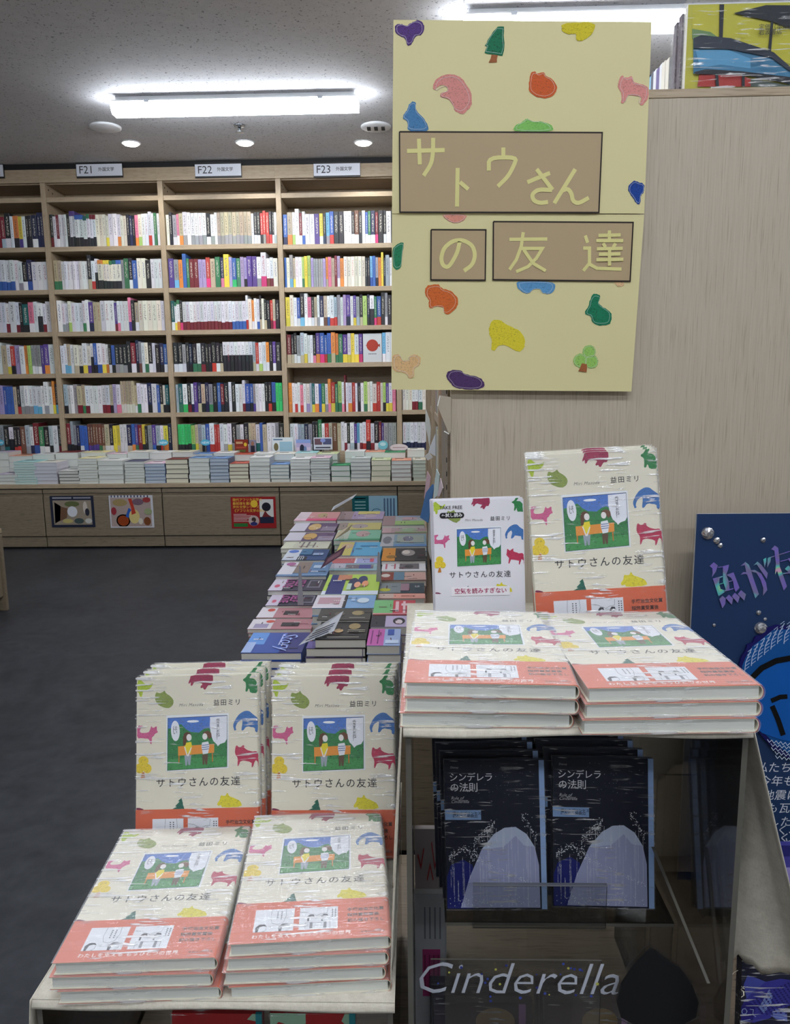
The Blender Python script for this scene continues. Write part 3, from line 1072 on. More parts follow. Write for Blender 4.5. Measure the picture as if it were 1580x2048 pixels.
def pile(x0, y0, w, l, ztop, zbase, n, cover, page, art, lab, grp, seen_from_top):
    th = (ztop - zbase) / n
    for k in range(n):
        ta = None
        if k == n - 1:
            a = ARTC[art]
            dk = tuple(c * 0.55 for c in a)
            ta = [(0.0, 1.0, 0.0, 1.0, a), (0.15, 0.6, 0.55, 0.85, dk), (0.25, 0.8, 0.2, 0.42, tuple(min(240, c * 1.25 + 20) for c in a))]
            ta[1] = (0.15, 0.6, 0.55, 0.85, dk)
        bb = pile_book(w, l, th - 0.0005, cover, page)
        if ta:
            (q0, q1, q2, q3, c) = ta[0]
            bb.box(0, w, 0, l, th - 0.0005, th - 0.0002, c)
            for (q0, q1, q2, q3, c) in ta[1:]:
                bb.box(w * q0, w * q1, l * q2, l * q3, th - 0.0002, th, c)
        o = bb.build('piled_book', M_PRINT)
        o.location = (x0 + random.uniform(-0.0025, 0.0025), y0 + random.uniform(-0.003, 0.003), zbase + k * th)
        tag(o, lab(k, n), 'book', grp)


def frompile(k, n):
    q = n - 1 - k
    return 'on top' if q == 0 else ORD[q] + ' from top'


for i, (a, c, py, n, pg, cover, art) in enumerate(FRONT):
    y = YC + 0.018
    A = at_y(a, 960, y); Cc = at_y(c, 960, y)
    zt = at_y((a + c) / 2, py, y).z
    w = Cc.x - A.x - 0.002
    lab = (lambda k, n, i=i, art=art: 'book %s in %s front pile from left on counter, %s top' % (frompile(k, n), ORD[i], ACN[art]))
    pile(A.x, y, w, 0.17, zt, CT + 0.0004, n, cover, PG[pg], art, lab, 'books in the front row of counter piles', True)
# second row of piles behind
BACK = [(-30, 20, 905, 'v'), (20, 68, 912, 'o'), (68, 112, 909, 'W'), (112, 158, 905, 'm'), (165, 215, 905, 'y'), (215, 256, 908, 'p'), (256, 300, 904, 'w'), (300, 345, 905, 'W'), (346, 388, 904, 'T'), (388, 428, 908, 'b'),
        (428, 470, 906, 'k'), (470, 508, 909, 'r'), (508, 548, 907, 'W'), (548, 590, 908, 'w'), (590, 634, 906, 'c'), (634, 676, 908, 'l'), (690, 730, 903, 'W'), (730, 770, 904, 'o'), (770, 812, 905, 'G'), (815, 850, 900, 'w')]
for i, (a, c, py, art) in enumerate(BACK):
    y = YC + 0.20
    A = at_y(a, 940, y); Cc = at_y(c, 940, y)
    zt = at_y((a + c) / 2, py, y).z
    lab = (lambda k, n, i=i, art=art: 'book %s in %s back pile from left on counter, %s top' % (frompile(k, n), ORD[i], ACN[art]))
    pile(A.x, y, Cc.x - A.x - 0.002, 0.17, zt, CT + 0.0004, 4, (200, 200, 196), PG['W'], art, lab, 'books in the back row of counter piles', False)

# ---------------------------------------------------------------- small cards standing behind the piles
def stand_card(name, px0, py0, px1, py1, label, base, shapes=(), text=None, oval=False):
    y = YS - 0.012
    a = at_y(px0, py0, y); c = at_y(px1, py1, y)
    zb = CT + 0.0
    t = empty(name, ((a.x + c.x) / 2, y, c.z), label=label, cat='card')
    w, h = c.x - a.x, a.z - c.z
    m = Matrix.Translation((-w / 2, 0, 0)) @ Matrix.Rotation(RAD(90), 4, 'X')
    b = MB()
    b.prism(S(w, h, disc(0.5, 0.5, 0.5, 0.5, 28)) if oval else rect(0, w, 0, h), 0.0012, base)
    b.xf(m); b.build('card_face', M_PRINT, t)
    b = MB(); b.box(-0.004, 0.004, 0.0, 0.0015, zb - c.z, h * 0.5); b.build('support_strip', M_ACR_EDGE, t)
    if shapes:
        print_part(t, m, 'card_print', [(S(w, h, p), cc) for p, cc in shapes])
    if text:
        lettering('card_lettering', text[0], text[1], text[2], t, (0, -0.0024, h * 0.45), (RAD(90), 0, 0), bold=0.015)
    return t


stand_card('red_card', 469, 879, 497, 908, 'red printed card standing behind the counter piles', (130, 50, 36), [(rect(0.1, 0.6, 0.7, 0.85), (190, 150, 110)), (rect(0.1, 0.85, 0.4, 0.5), (170, 80, 60)), (disc(0.8, 0.65, 0.12, 0.13), (220, 190, 60)), (rect(0.1, 0.8, 0.15, 0.3), (90, 100, 50))])
stand_card('portrait_card', 498, 880, 513, 908, 'small dark portrait card beside the red card', (130, 130, 150), [(rect(0.2, 0.8, 0.0, 0.6), (40, 42, 56)), (disc(0.5, 0.75, 0.22, 0.16), (150, 110, 90))])
stand_card('crest_card', 544, 875, 587, 905, 'white and light blue card with a small crest', (214, 222, 226), [(rect(0.35, 0.95, 0.1, 0.72), (150, 186, 204)), (disc(0.18, 0.38, 0.11, 0.26), (110, 100, 70)), (rect(0.06, 0.5, 0.82, 0.9), (90, 120, 150))])
stand_card('group_photo_card', 592, 879, 622, 907, 'pink and blue card with a photograph of dark clothed figures', (186, 170, 206), [(rect(0, 1, 0, 0.45), (216, 196, 216)), (disc(0.4, 0.35, 0.16, 0.3), (44, 46, 66)), (disc(0.62, 0.32, 0.1, 0.2), (120, 140, 180)), (rect(0, 1, 0.75, 1), (140, 160, 214))])
stand_card('lilac_card', 627, 875, 665, 899, 'lilac card with dark pictures and handwriting', (204, 204, 216), [(rect(0.05, 0.45, 0.4, 0.9), (110, 80, 90)), (rect(0.5, 0.95, 0.42, 0.9), (80, 84, 120)), (disc(0.5, 0.75, 0.14, 0.16), (140, 150, 210)), (rect(0.1, 0.9, 0.12, 0.22), (60, 60, 80))])
stand_card('cyan_card', 756, 881, 776, 899, 'small shiny light blue oval card', (120, 196, 210), [(disc(0.5, 0.6, 0.3, 0.2), (190, 230, 236))], oval=True)
stand_card('pink_card', 780, 888, 816, 902, 'pale pink oval card with small writing', (234, 214, 216), [(rect(0.15, 0.85, 0.45, 0.55), (190, 150, 150))], oval=True)
for px, lab in ((327, 'light blue oval NEW tag below the F21 bay'), (411, 'light blue oval NEW tag below the F22 bay'), (-1, 'light blue oval NEW tag at the left edge')):
    stand_card('new_tag', px - 10, 879, px + 10, 891, lab, (88, 178, 206), text=('NEW', 0.022, (220, 240, 244)), oval=True)

# ---------------------------------------------------------------- cabinet end at the left edge
p1 = at_z(19, 1219, 0.0)
t = empty('side_counter', (p1.x - 0.3, p1.y - 0.3, 0), label='corner of a low wooden display counter at the left edge', cat='counter')
og = t.location.copy()
zt = CAMH + (at_y(5, 1056, p1.y).z - CAMH)
L_ = 1.6
b = MB(); b.box(p1.x - 0.75, p1.x, p1.y - L_, p1.y, zt - 0.022, zt); b.build('top', M_SHELF, t, og, bevel=0.002)
b = MB(); b.box(p1.x - 0.74, p1.x - 0.012, p1.y - L_ + 0.01, p1.y - 0.004, zt - 0.030, zt - 0.022); b.build('shadow_gap', M_DARK, t, og)
b = MB(); b.box(p1.x - 0.75, p1.x - 0.006, p1.y - L_, p1.y - 0.02, zt - 0.055, zt - 0.030); b.build('top_rail', M_CAB, t, og, bevel=0.002)
b = MB(); b.box(p1.x - 0.75, p1.x, p1.y - 0.02, p1.y, 0.0, zt - 0.030); b.build('end_panel', M_CAB, t, og, bevel=0.002)
b = MB(); b.box(p1.x - 0.75, p1.x - 0.010, p1.y - L_, p1.y - 0.02, 0.07, zt - 0.062); b.build('drawer_front', M_CAB, t, og, bevel=0.003)
b = MB(); b.box(p1.x - 0.75, p1.x - 0.03, p1.y - L_, p1.y - 0.02, 0.0, 0.07); b.build('plinth', M_CAB, t, og, bevel=0.002)
# ================================================================ TABLE OF BOOKS BESIDE THE SHELVING
TZ = 0.40
b = MB()
tb = [at_z(470, 1310, TZ), at_z(590, 1052, TZ)]
xa, ya, xb, yb = -0.375, 1.45, -0.528, 3.60
top = [(xa, ya), (0.05, ya), (0.05, yb), (xb, yb)]
t = empty('display_table', (-0.22, 2.6, 0), label='low wooden display table covered with rows of books', cat='table')
og = (-0.22, 2.6, 0)
b.prism(top, 0.03, z=TZ - 0.03); b.build('tabletop', M_SHELF, t, og, bevel=0.002)
b = MB(); b.prism([(xa + 0.03, ya + 0.03), (0.045, ya + 0.03), (0.045, yb - 0.03), (xb + 0.03, yb - 0.03)], TZ - 0.09, z=0.06); b.build('body', M_CAB, t, og)
b = MB(); b.prism([(xa + 0.05, ya + 0.05), (0.04, ya + 0.05), (0.04, yb - 0.05), (xb + 0.05, yb - 0.05)], 0.06, z=0.0); b.build('plinth', M_DARK, t, og)

# rows of flat books. px left/right of the near edge, py near edge, py far edge, top height, copies, base colour, prints (u0,u1,v0,v1,colour), look
def TB(x0, x1, yn, yf, z, n, base, arts, look, spine=None, words=None):
    return dict(x0=x0, x1=x1, yn=yn, yf=yf, z=z, n=n, base=base, arts=arts, look=look, spine=spine, words=words)
def q8(x, y):
    return 480 + x * 0.25316, 980 + y * 0.25307


R = lambda a, b_, c, d, col: ('r', a, b_, c, d, col)
D = lambda cx, cy, rx, ry, col: ('d', cx, cy, rx, ry, col)
TABLE = [
 # left column, near to far
 (0, 492, 1290, 1122, 0.470, 4, (44, 74, 150), [R(0, .3, .4, 1, (90, 140, 206)), R(.62, 1, 0, 1, (40, 44, 108)), R(0, .16, .0, .5, (150, 170, 210)), R(.55, .57, .35, .9, (170, 180, 220))], 'blue starry', ('Story', .062, (150, 170, 230), .68)),
 (60, 575, 1096, 1010, 0.455, 5, (168, 116, 124), [R(0, .36, 0, 1, (206, 200, 206)), D(.3, .75, .07, .14, (186, 70, 56)), R(.08, .3, .1, .5, (150, 140, 170)), R(.5, .78, .25, .62, (40, 34, 40))], 'dusty pink, black label', None),
 (130, 580, 1010, 920, 0.455, 4, (172, 120, 128), [R(0, .3, 0, 1, (208, 202, 208)), D(.2, .7, .07, .14, (190, 70, 56)), R(.46, .72, .25, .62, (40, 34, 40))], 'dusty pink twin', None),
 (195, 600, 916, 815, 0.462, 4, (44, 40, 60), [R(0, .24, 0, 1, (196, 186, 204)), D(.12, .35, .05, .12, (190, 80, 110)), R(.68, .92, .2, .8, (120, 116, 130)), R(.71, .89, .28, .72, (50, 46, 62))], 'dark purple lettered', ('SELF\nLOVE', .040, (168, 70, 140), .42)),
 (212, 655, 795, 690, 0.475, 5, (50, 46, 66), [R(0, .25, 0, 1, (198, 190, 206)), D(.12, .35, .05, .12, (190, 80, 110)), R(.68, .92, .2, .8, (120, 116, 130)), R(.71, .89, .28, .72, (50, 46, 62))], 'second purple lettered', ('SELF\nLOVE', .040, (160, 70, 134), .42)),
 (280, 690, 682, 567, 0.485, 5, (92, 128, 168), [R(0, .3, 0, 1, (206, 204, 212)), R(.3, .6, .2, 1, (128, 112, 104)), D(.16, .85, .1, .12, (160, 90, 140)), R(.66, .9, .55, .75, (170, 190, 214)), R(0, 1, 0, .1, (110, 140, 176))], 'steel blue banded', None),
 (330, 680, 553, 465, 0.475, 5, (32, 66, 116), [R(0, .34, 0, 1, (200, 206, 218)), D(.16, .8, .12, .14, (70, 110, 190)), R(.34, .56, 0, .3, (26, 28, 36)), R(.37, .39, 0, .25, (190, 200, 206)), R(.42, .44, 0, .25, (190, 200, 206)), R(.47, .49, 0, .25, (190, 200, 206)), R(.34, .62, .45, 1, (60, 110, 150)), R(.66, .9, .4, .6, (150, 170, 200))], 'deep blue piano key', None),
 (322, 700, 462, 402, 0.475, 5, (196, 196, 178), [R(0, .24, 0, 1, (206, 208, 186)), R(.4, .44, .1, .9, (120, 110, 110)), R(.52, .56, .1, .9, (120, 110, 110)), R(.66, .69, .1, .8, (120, 110, 110))], 'pale olive lettered', None),
 (338, 730, 400, 332, 0.480, 5, (96, 76, 110), [R(0, .36, 0, 1, (204, 200, 214)), D(.5, .5, .14, .4, (196, 158, 92)), R(.68, 1, .0, .5, (150, 140, 160))], 'gold and purple', None),
 (390, 752, 326, 258, 0.480, 5, (100, 80, 112), [R(0, .33, 0, 1, (206, 202, 216)), D(.5, .5, .14, .4, (200, 166, 104)), R(.68, 1, .0, .5, (140, 128, 150))], 'second gold and purple', None),
 (425, 765, 243, 160, 0.490, 6, (196, 140, 140), [R(0, .28, 0, 1, (214, 196, 204)), R(.28, 1, 0, .22, (206, 76, 118)), R(0, .28, 0, .22, (226, 190, 206)), D(.6, .6, .12, .25, (170, 150, 110))], 'rose striped', None),
 # middle column
 (520, 980, 1250, 1190, 0.480, 4, (92, 84, 120), [R(0, .35, 0, 1, (90, 76, 140)), R(.4, .85, .2, .8, (140, 124, 116)), R(.93, 1, 0, 1, (220, 220, 230))], 'purple striped', None),
 (592, 1008, 1180, 1020, 0.500, 5, (40, 36, 36), [R(0, 1, 0, .24, (18, 18, 20)), R(.22, .85, .09, .14, (120, 116, 108)), D(.72, .66, .12, .16, (150, 130, 90)), D(.22, .4, .1, .12, (70, 100, 120)), D(.42, .42, .09, .1, (180, 150, 110)), R(.6, .95, .34, .38, (150, 146, 130)), R(.6, .95, .42, .46, (150, 146, 130))], 'black floral', None),
 (600, 1030, 1028, 930, 0.505, 4, (62, 60, 56), [D(.75, .6, .12, .2, (150, 134, 96)), R(.6, .9, .15, .22, (140, 138, 130)), D(.4, .5, .1, .16, (96, 90, 80))], 'second black floral', None),
 (560, 1062, 935, 826, 0.500, 5, (122, 160, 200), [R(0, .48, 0, 1, (206, 200, 208)), R(.06, .42, .3, .8, (178, 140, 150)), R(.48, .53, 0, 1, (40, 38, 44)), D(.8, .55, .1, .2, (200, 214, 226)), R(.6, .66, .5, .8, (170, 196, 226))], 'sky blue half pink', None),
 (632, 1090, 826, 655, 0.500, 6, (172, 200, 84), [R(0, 1, 0, .18, (206, 214, 226)), R(.07, .36, .02, .98, (34, 44, 110)), R(.2, .46, .7, .96, (196, 130, 100)), D(.52, .5, .1, .3, (40, 48, 84)), D(.68, .7, .09, .2, (44, 54, 96)), D(.6, .45, .06, .14, (224, 160, 130)), D(.74, .5, .06, .14, (224, 150, 110)), R(.42, .5, .2, .5, (180, 206, 190))], 'lime green figure', None),
 (700, 1092, 635, 575, 0.485, 5, (140, 172, 182), [R(0, .3, .3, 1, (180, 176, 190)), R(.32, .9, .25, .8, (112, 100, 110)), R(.6, .85, .25, .8, (70, 70, 140))], 'teal with photo strip', None),
 (715, 1098, 578, 528, 0.480, 4, (160, 164, 206), [R(.0, .5, 0, 1, (184, 96, 100)), R(.5, .54, 0, 1, (220, 222, 232)), R(.82, .9, .2, .8, (200, 90, 110))], 'lavender and red', None),
 (748, 1116, 520, 410, 0.490, 6, (84, 160, 200), [R(0, .34, 0, 1, (190, 178, 96)), D(.2, .7, .14, .2, (190, 160, 130)), R(.34, .38, 0, 1, (60, 130, 180)), R(.5, .9, .66, .72, (40, 110, 160))], 'bright sky blue', None),
 (740, 1110, 395, 312, 0.490, 5, (118, 176, 150), [R(0, .3, .1, 1, (176, 184, 170)), D(.6, .6, .16, .3, (180, 150, 150)), R(.3, 1, 0, .14, (70, 150, 110))], 'mint green', None),
 (770, 1115, 312, 255, 0.490, 5, (186, 176, 110), [D(.5, .5, .2, .3, (160, 146, 150)), R(0, .2, 0, 1, (150, 136, 130))], 'mustard patterned', None),
 (768, 1134, 238, 140, 0.495, 6, (160, 144, 178), [R(0, .3, .1, 1, (150, 128, 130)), R(.4, .9, .66, 1, (200, 186, 110)), D(.7, .45, .14, .2, (180, 160, 176)), R(0, 1, 0, .08, (110, 90, 84))], 'lilac patterned', None),
 # right column
 (1000, 1275, 1225, 1085, 0.500, 5, (150, 168, 206), [R(0, .5, 0, 1, (184, 90, 160)), R(.1, .14, .1, .9, (120, 50, 110)), R(.3, .34, .1, .9, (120, 50, 110)), R(.6, .8, .6, .95, (50, 80, 160)), R(.55, .95, .1, .3, (190, 204, 226))], 'blue and magenta', None),
 (1030, 1330, 1080, 985, 0.500, 5, (180, 166, 196), [R(0, .4, 0, 1, (44, 42, 52)), D(.78, .5, .17, .3, (40, 38, 46)), D(.78, .42, .1, .2, (214, 200, 204))], 'lavender portrait', None),
 (1050, 1400, 985, 862, 0.500, 5, (196, 70, 84), [R(0, .46, 0, 1, (120, 184, 122)), R(.52, .6, .2, .9, (226, 190, 196)), R(.66, .9, .6, .75, (230, 200, 206)), R(.7, .76, .1, .9, (228, 196, 200)), R(.0, 1, 0, .08, (210, 130, 140))], 'green and red', None),
 (1080, 1470, 855, 822, 0.490, 3, (214, 150, 136), [R(0, .34, 0, 1, (196, 170, 160)), R(.5, .8, .3, .6, (190, 120, 110))], 'peach', None),
 (1078, 1468, 815, 730, 0.490, 5, (46, 62, 72), [R(0, .1, 0, 1, (130, 136, 140)), R(.1, .5, 0, 1, (120, 130, 134)), D(.17, .3, .12, .16, (180, 180, 60)), R(.5, .68, .2, .9, (150, 116, 130)), R(.8, .9, .5, .7, (130, 140, 146))], 'dark teal and pink', None),
 (1108, 1475, 716, 643, 0.480, 5, (196, 156, 146), [R(0, .28, 0, 1, (130, 54, 44)), D(.1, .6, .1, .2, (206, 196, 190)), R(.28, .52, 0, 1, (90, 124, 146)), R(.0, 1, 0, .06, (80, 60, 60))], 'peach brown blue', None),
 (1120, 1480, 640, 568, 0.480, 5, (214, 212, 216), [R(.4, .85, .2, .85, (110, 104, 108)), D(.62, .5, .1, .2, (70, 66, 70)), R(.08, .12, .2, .8, (190, 100, 120)), R(.28, .31, .2, .8, (190, 80, 100))], 'white with grey photo', None),
 (1118, 1480, 560, 455, 0.490, 6, (40, 38, 40), [R(0, .3, 0, 1, (204, 134, 46)), D(.22, .3, .12, .12, (140, 100, 30)), D(.6, .6, .16, .25, (150, 142, 140)), D(.55, .65, .09, .16, (206, 196, 186))], 'black and orange', None),
 (1105, 1482, 445, 345, 0.490, 5, (116, 144, 160), [R(0, .28, 0, 1, (170, 170, 176)), D(.14, .5, .1, .3, (110, 112, 120)), R(.3, 1, 0, .16, (90, 130, 180)), R(.35, .95, .3, .9, (150, 160, 150)), D(.6, .6, .12, .2, (110, 110, 130))], 'blue grey patterned', None),
 (1118, 1478, 338, 288, 0.490, 4, (170, 146, 150), [D(.6, .5, .2, .3, (150, 170, 140)), R(.0, .2, 0, 1, (190, 160, 164)), R(.3, 1, 0, .14, (120, 160, 90))], 'dusty rose patterned', None),
 (1118, 1460, 280, 112, 0.500, 6, (160, 164, 168), [R(0, .3, 0, 1, (150, 124, 126)), R(.3, 1, .05, .45, (150, 180, 110)), D(.65, .7, .2, .14, (190, 156, 160)), R(.3, 1, 0, .05, (70, 120, 60)), R(.35, .95, .88, .98, (140, 160, 190))], 'pale green grey', None),
]
COLN = ['left', 'middle', 'right']
cnt = {0: 0, 1: 0, 2: 0}
for k, (xa_, xb_, yn, yf, z, n, base, arts, look, words) in enumerate(TABLE):
    ci = 0 if k < 11 else (1 if k < 22 else 2)
    cnt[ci] += 1
    A = at_z(*q8(xa_, yn), z); B_ = at_z(*q8(xb_, yn), z); Cf = at_z(*q8((xa_ + xb_) / 2, yf), z)
    w = min(0.20, B_.x - A.x - 0.003)
    xr = min(B_.x, 0.047)
    x0 = A.x if ci != 2 else min(A.x, xr - w)
    w = min(w, xr - x0)
    l = min(0.21, max(0.045, Cf.y - A.y - 0.008))
    th = (z - TZ) / n
    sheet = None
    for q in range(n):
        b = pile_book(w, l, th - 0.0006, base if q == n - 1 else tuple(c * 0.92 for c in base), (208, 206, 198))
        topz = th - 0.0006
        rt_ = random.uniform(-0.6, 0.6)
        look_ = look
        pos = frompile(q, n)
        o = b.build('table_book', M_GLOSS)
        if q == n - 1:
            c_ = MB()
            for a_ in arts:
                zl = topz
                if a_[0] == 'r':
                    c_.prism(rect(a_[1] * w, a_[2] * w, a_[3] * l, a_[4] * l), 0.0002, a_[5], z=zl + 0.0001 + 0.00025 * arts.index(a_))
                else:
                    c_.prism([(x * w, y * l) for x, y in disc(a_[1], a_[2], a_[3], a_[4], 16)], 0.0002, a_[5], z=zl + 0.0001 + 0.00025 * arts.index(a_))
            # rows of fine print, as marks
            random.seed(k * 5 + 1)
            for r_ in range(5):
                u = random.uniform(0.06, 0.85)
                v = random.uniform(0.15, 0.7)
                hor = random.random() < 0.5
                L2 = random.uniform(0.08, 0.2)
                cc = random.choice([(230, 228, 226), (40, 40, 50), (120, 50, 70)])
                for s_ in range(6):
                    if hor:
                        c_.prism(rect((u + L2 * s_ / 6) * w, (u + L2 * (s_ + 0.6) / 6) * w, v * l, (v + 0.05) * l), 0.0002, cc, z=zl + 0.0030 * 0 + 0.00025 * (len(arts) + 1))
                    else:
                        c_.prism(rect(u * w, (u + 0.018) * w, (v + L2 * s_ / 6) * l, (v + L2 * (s_ + 0.6) / 6) * l), 0.0002, cc, z=zl + 0.00025 * (len(arts) + 1))
            c_.build('cover_print', M_GLOSS, o)
            if words:
                lettering('title_lettering', words[0], words[1] * (w / 0.16), words[2], o, (w * words[3] if words[0] != 'Story' else w * 0.68, l * 0.5, topz + 0.0028), (0, 0, RAD(-90)) , bold=0.02 if words[0] != 'Story' else -0.006, shear=0.0 if words[0] != 'Story' else 0.3, line=0.8)
        o.location = (x0 + random.uniform(-0.002, 0.002), A.y + random.uniform(-0.003, 0.003), TZ + 0.0003 + q * th)
        o.rotation_euler = (0, 0, RAD(rt_ * 0.5))
        tag(o, 'book %s, %s pile, %s from front in %s table column' % (pos, look, ORD[cnt[ci] - 1], COLN[ci]), 'book', 'books laid on the low display table')
random.seed(5)

# clear card stands on the table
def table_card(name, corners, z, foot, label, base, shapes, lift=None):
    """corners: four picture points of the sloping card; bottom edge low, on a clear strip"""
    pts = [at_y(x, y, yy) for x, y, yy in corners]
    c = sum(pts, Vector()) / 4
    t = empty(name, (c.x, c.y, foot), label=label, cat='card')
    ex = (pts[1] - pts[0]); ey = (pts[3] - pts[0])
    n = ex.cross(ey).normalized()
    b = MB()
    o_ = Vector(t.location)
    f_ = [p - o_ for p in pts]
    k_ = [p - n * 0.0012 for p in f_]
    b.face(f_, base)
    b.face(k_[::-1], (210, 210, 210))
    for i in range(4):
        j = (i + 1) % 4
        b.face([f_[i], k_[i], k_[j], f_[j]], (200, 200, 200))
    b.build('card_face', M_PRINT, t)
    s = MB()
    for pp, cc in shapes:
        s.face([f_[0] + ex * u + ey * v + n * 0.0007 for u, v in pp], cc)
    s.build('card_print', M_PRINT, t)
    zt_ = min(p.z for p in pts)
    mid = (pts[0] + pts[1]) / 2 - o_
    st = MB(); st.box(mid.x - 0.009, mid.x + 0.009, mid.y - 0.001, mid.y + 0.001, 0, max(0.02, zt_ - foot + 0.01))
    st.build('clear_stem', M_VINYL, t)
    return t


def bars(n, v0, v1, u0=0.1, u1=0.9, c=(60, 60, 80)):
    return [(rect(u0, u1 - random.uniform(0, 0.25), v0 + (v1 - v0) * i / n, v0 + (v1 - v0) * (i + 0.4) / n), c) for i in range(n)]


z_t = 0.50
def yz(px, py, z):
    return at_z(px, py, z).y
ynear = yz(620, 1285, 0.50)
table_card('handwritten_card', [(597, 1291, ynear), (668, 1262, ynear + 0.06), (687, 1222, ynear + 0.10), (632, 1256, ynear + 0.04)], 0, 0.48, 'white handwritten card leaning over the near table books', (214, 218, 226), bars(4, 0.15, 0.9))
y2 = yz(650, 1140, 0.50)
table_card('dark_picture_card', [(640, 1138, y2), (684, 1110, y2 + 0.05), (693, 1090, y2 + 0.08), (653, 1116, y2 + 0.03)], 0, 0.49, 'dark wine coloured card leaning at the middle of the table', (80, 54, 72), [(rect(0.15, 0.8, 0.2, 0.75), (120, 84, 96))])
y3 = yz(672, 1080, 0.50)
table_card('beige_card', [(668, 1080, y3), (697, 1062, y3 + 0.06), (705, 1048, y3 + 0.08), (675, 1066, y3 + 0.03)], 0, 0.49, 'beige card leaning over the far table books', (190, 176, 150), bars(2, 0.3, 0.8, c=(150, 130, 100)))
y4 = yz(664, 1040, 0.50)
table_card('long_card', [(662, 1022, y4), (706, 996, y4 + 0.06), (714, 987, y4 + 0.08), (667, 1013, y4 + 0.02)], 0, 0.49, 'long pale card held high over the far end of the table', (190, 192, 196), bars(2, 0.2, 0.8, c=(120, 120, 130)))
# slim upright acrylic dividers
for px, py0, py1, z, lab in ((600, 1133, 1210, 0.47, 'upright clear acrylic divider in the left book column'), (757, 1105, 1170, 0.49, 'upright clear acrylic divider between middle and right columns')):
    yy = at_z(px, py1, z).y
    a = at_y(px - 4, py0, yy); c = at_y(px + 4, py1, yy)
    t = empty('acrylic_divider', ((a.x + c.x) / 2, yy, z), label=lab, cat='divider', group='clear dividers on the table')
    b = MB(); b.prism([(-0.008, 0), (0.008, 0), (0.004, a.z - z), (-0.001, a.z - z + 0.002)], 0.002)
    b.xf(Matrix.Rotation(RAD(90), 4, 'X')); b.build('plate', plain('frosted_divider_' + str(px), (150, 150, 156), 0.2), t)

# ================================================================ SHELVING UNIT WITH THE END PANEL (GONDOLA)
YP = 1.20
PX0 = at_y(902, 790, YP).x
PTOP = at_y(1440, 176, YP).z
PX1 = 0.98
GY1 = 4.1
t = empty('gondola_shelving', ((PX0 + PX1) / 2, YP, 0), label='tall wooden double-sided shelving unit whose plain end panel faces us', cat='shelving')
og = t.location.copy()
b = MB(); b.box(PX0, PX1, YP, YP + 0.03, 0, PTOP - 0.012); b.build('end_panel', M_PANEL, t, og, bevel=0.001)
b = MB(); b.box(PX0 - 0.001, PX1, YP - 0.001, YP + 0.031, PTOP - 0.012, PTOP); b.build('edge_strip', M_SHELF, t, og, bevel=0.001)
GT = PTOP - 0.035
b = MB(); b.box(PX0 + 0.006, PX1, YP + 0.03, GY1, GT - 0.03, GT); b.build('top_board', M_SHELF, t, og)
b = MB(); b.box(0.50, 0.53, YP + 0.03, GY1, 0.0, GT - 0.03); b.build('centre_board', M_SHELF, t, og)
b = MB(); b.box(PX0 + 0.006, PX1, YP + 0.03, GY1, 0.0, 0.36); b.build('base', M_CAB, t, og)
for yy in (1.95, 2.70, 3.45, 4.07):
    b = MB(); b.box(PX0 + 0.003, 0.5, yy, yy + 0.03, 0.36, GT - 0.03); b.build('upright', M_UPR, t, og, bevel=0.001)
GSH = [0.70, 0.93, 1.16]
for z in GSH:
    for y0_, y1_ in ((YP + 0.032, 1.948), (1.982, 2.698), (2.732, 3.448), (3.482, 4.068)):
        b = MB(); b.box(PX0 + 0.012, 0.5, y0_, y1_, z - 0.025, z); b.build('shelf', M_SHELF, t, og, bevel=0.001)
# wide front stile with peg holes on the aisle side
b = MB(); b.box(PX0 - 0.004, PX0 + 0.006, YP + 0.031, YP + 0.30, 0.36, GT - 0.03); b.build('side_stile', M_BASE, t, og)
for py in (783, 922, 950, 977):
    q = at_y(897.5, py, YP + 0.04)
    h = MB(); h.prism(disc(0, 0, 0.0042, n=12), 0.0015); h.xf(Matrix.Translation((PX0 - 0.0052, YP + 0.055, q.z)) @ Matrix.Rotation(RAD(90), 4, 'Y')); h.build('peg_hole', M_DARK, t, og)
# books inside the aisle side of the unit (seen only edge-on)
random.seed(11)
names_ = {0: 'lowest', 1: 'second', 2: 'third', 3: 'top'}
for si, z in enumerate([0.36] + GSH):
    y = 1.52
    i = 0
    while y < 4.0:
        w = random.uniform(0.028, 0.045)
        if any(yy - w < y < yy + 0.035 for yy in (1.95, 2.70, 3.45)):
            y += 0.07
            continue
        c = random.choice([(206, 204, 196), (190, 196, 204), (120, 140, 170), (190, 120, 110), (90, 110, 100), (200, 190, 150)])
        b = MB(); b.box(PX0 + 0.016, PX0 + 0.14, y, y + w - 0.001, z + 0.001, z + random.uniform(0.165, 0.185), c, cols={3: (222, 220, 212)})
        o = b.build('side_shelf_book', M_PRINT)
        i += 1
        tag(o, '%s book from the front on the %s side shelf of the tall unit' % (ORD[i - 1] if i <= len(ORD) else 'far', names_[si]), 'book', 'books on the side shelves of the tall unit')
        y += w
        if i >= 48 or y > 3.0:
            break
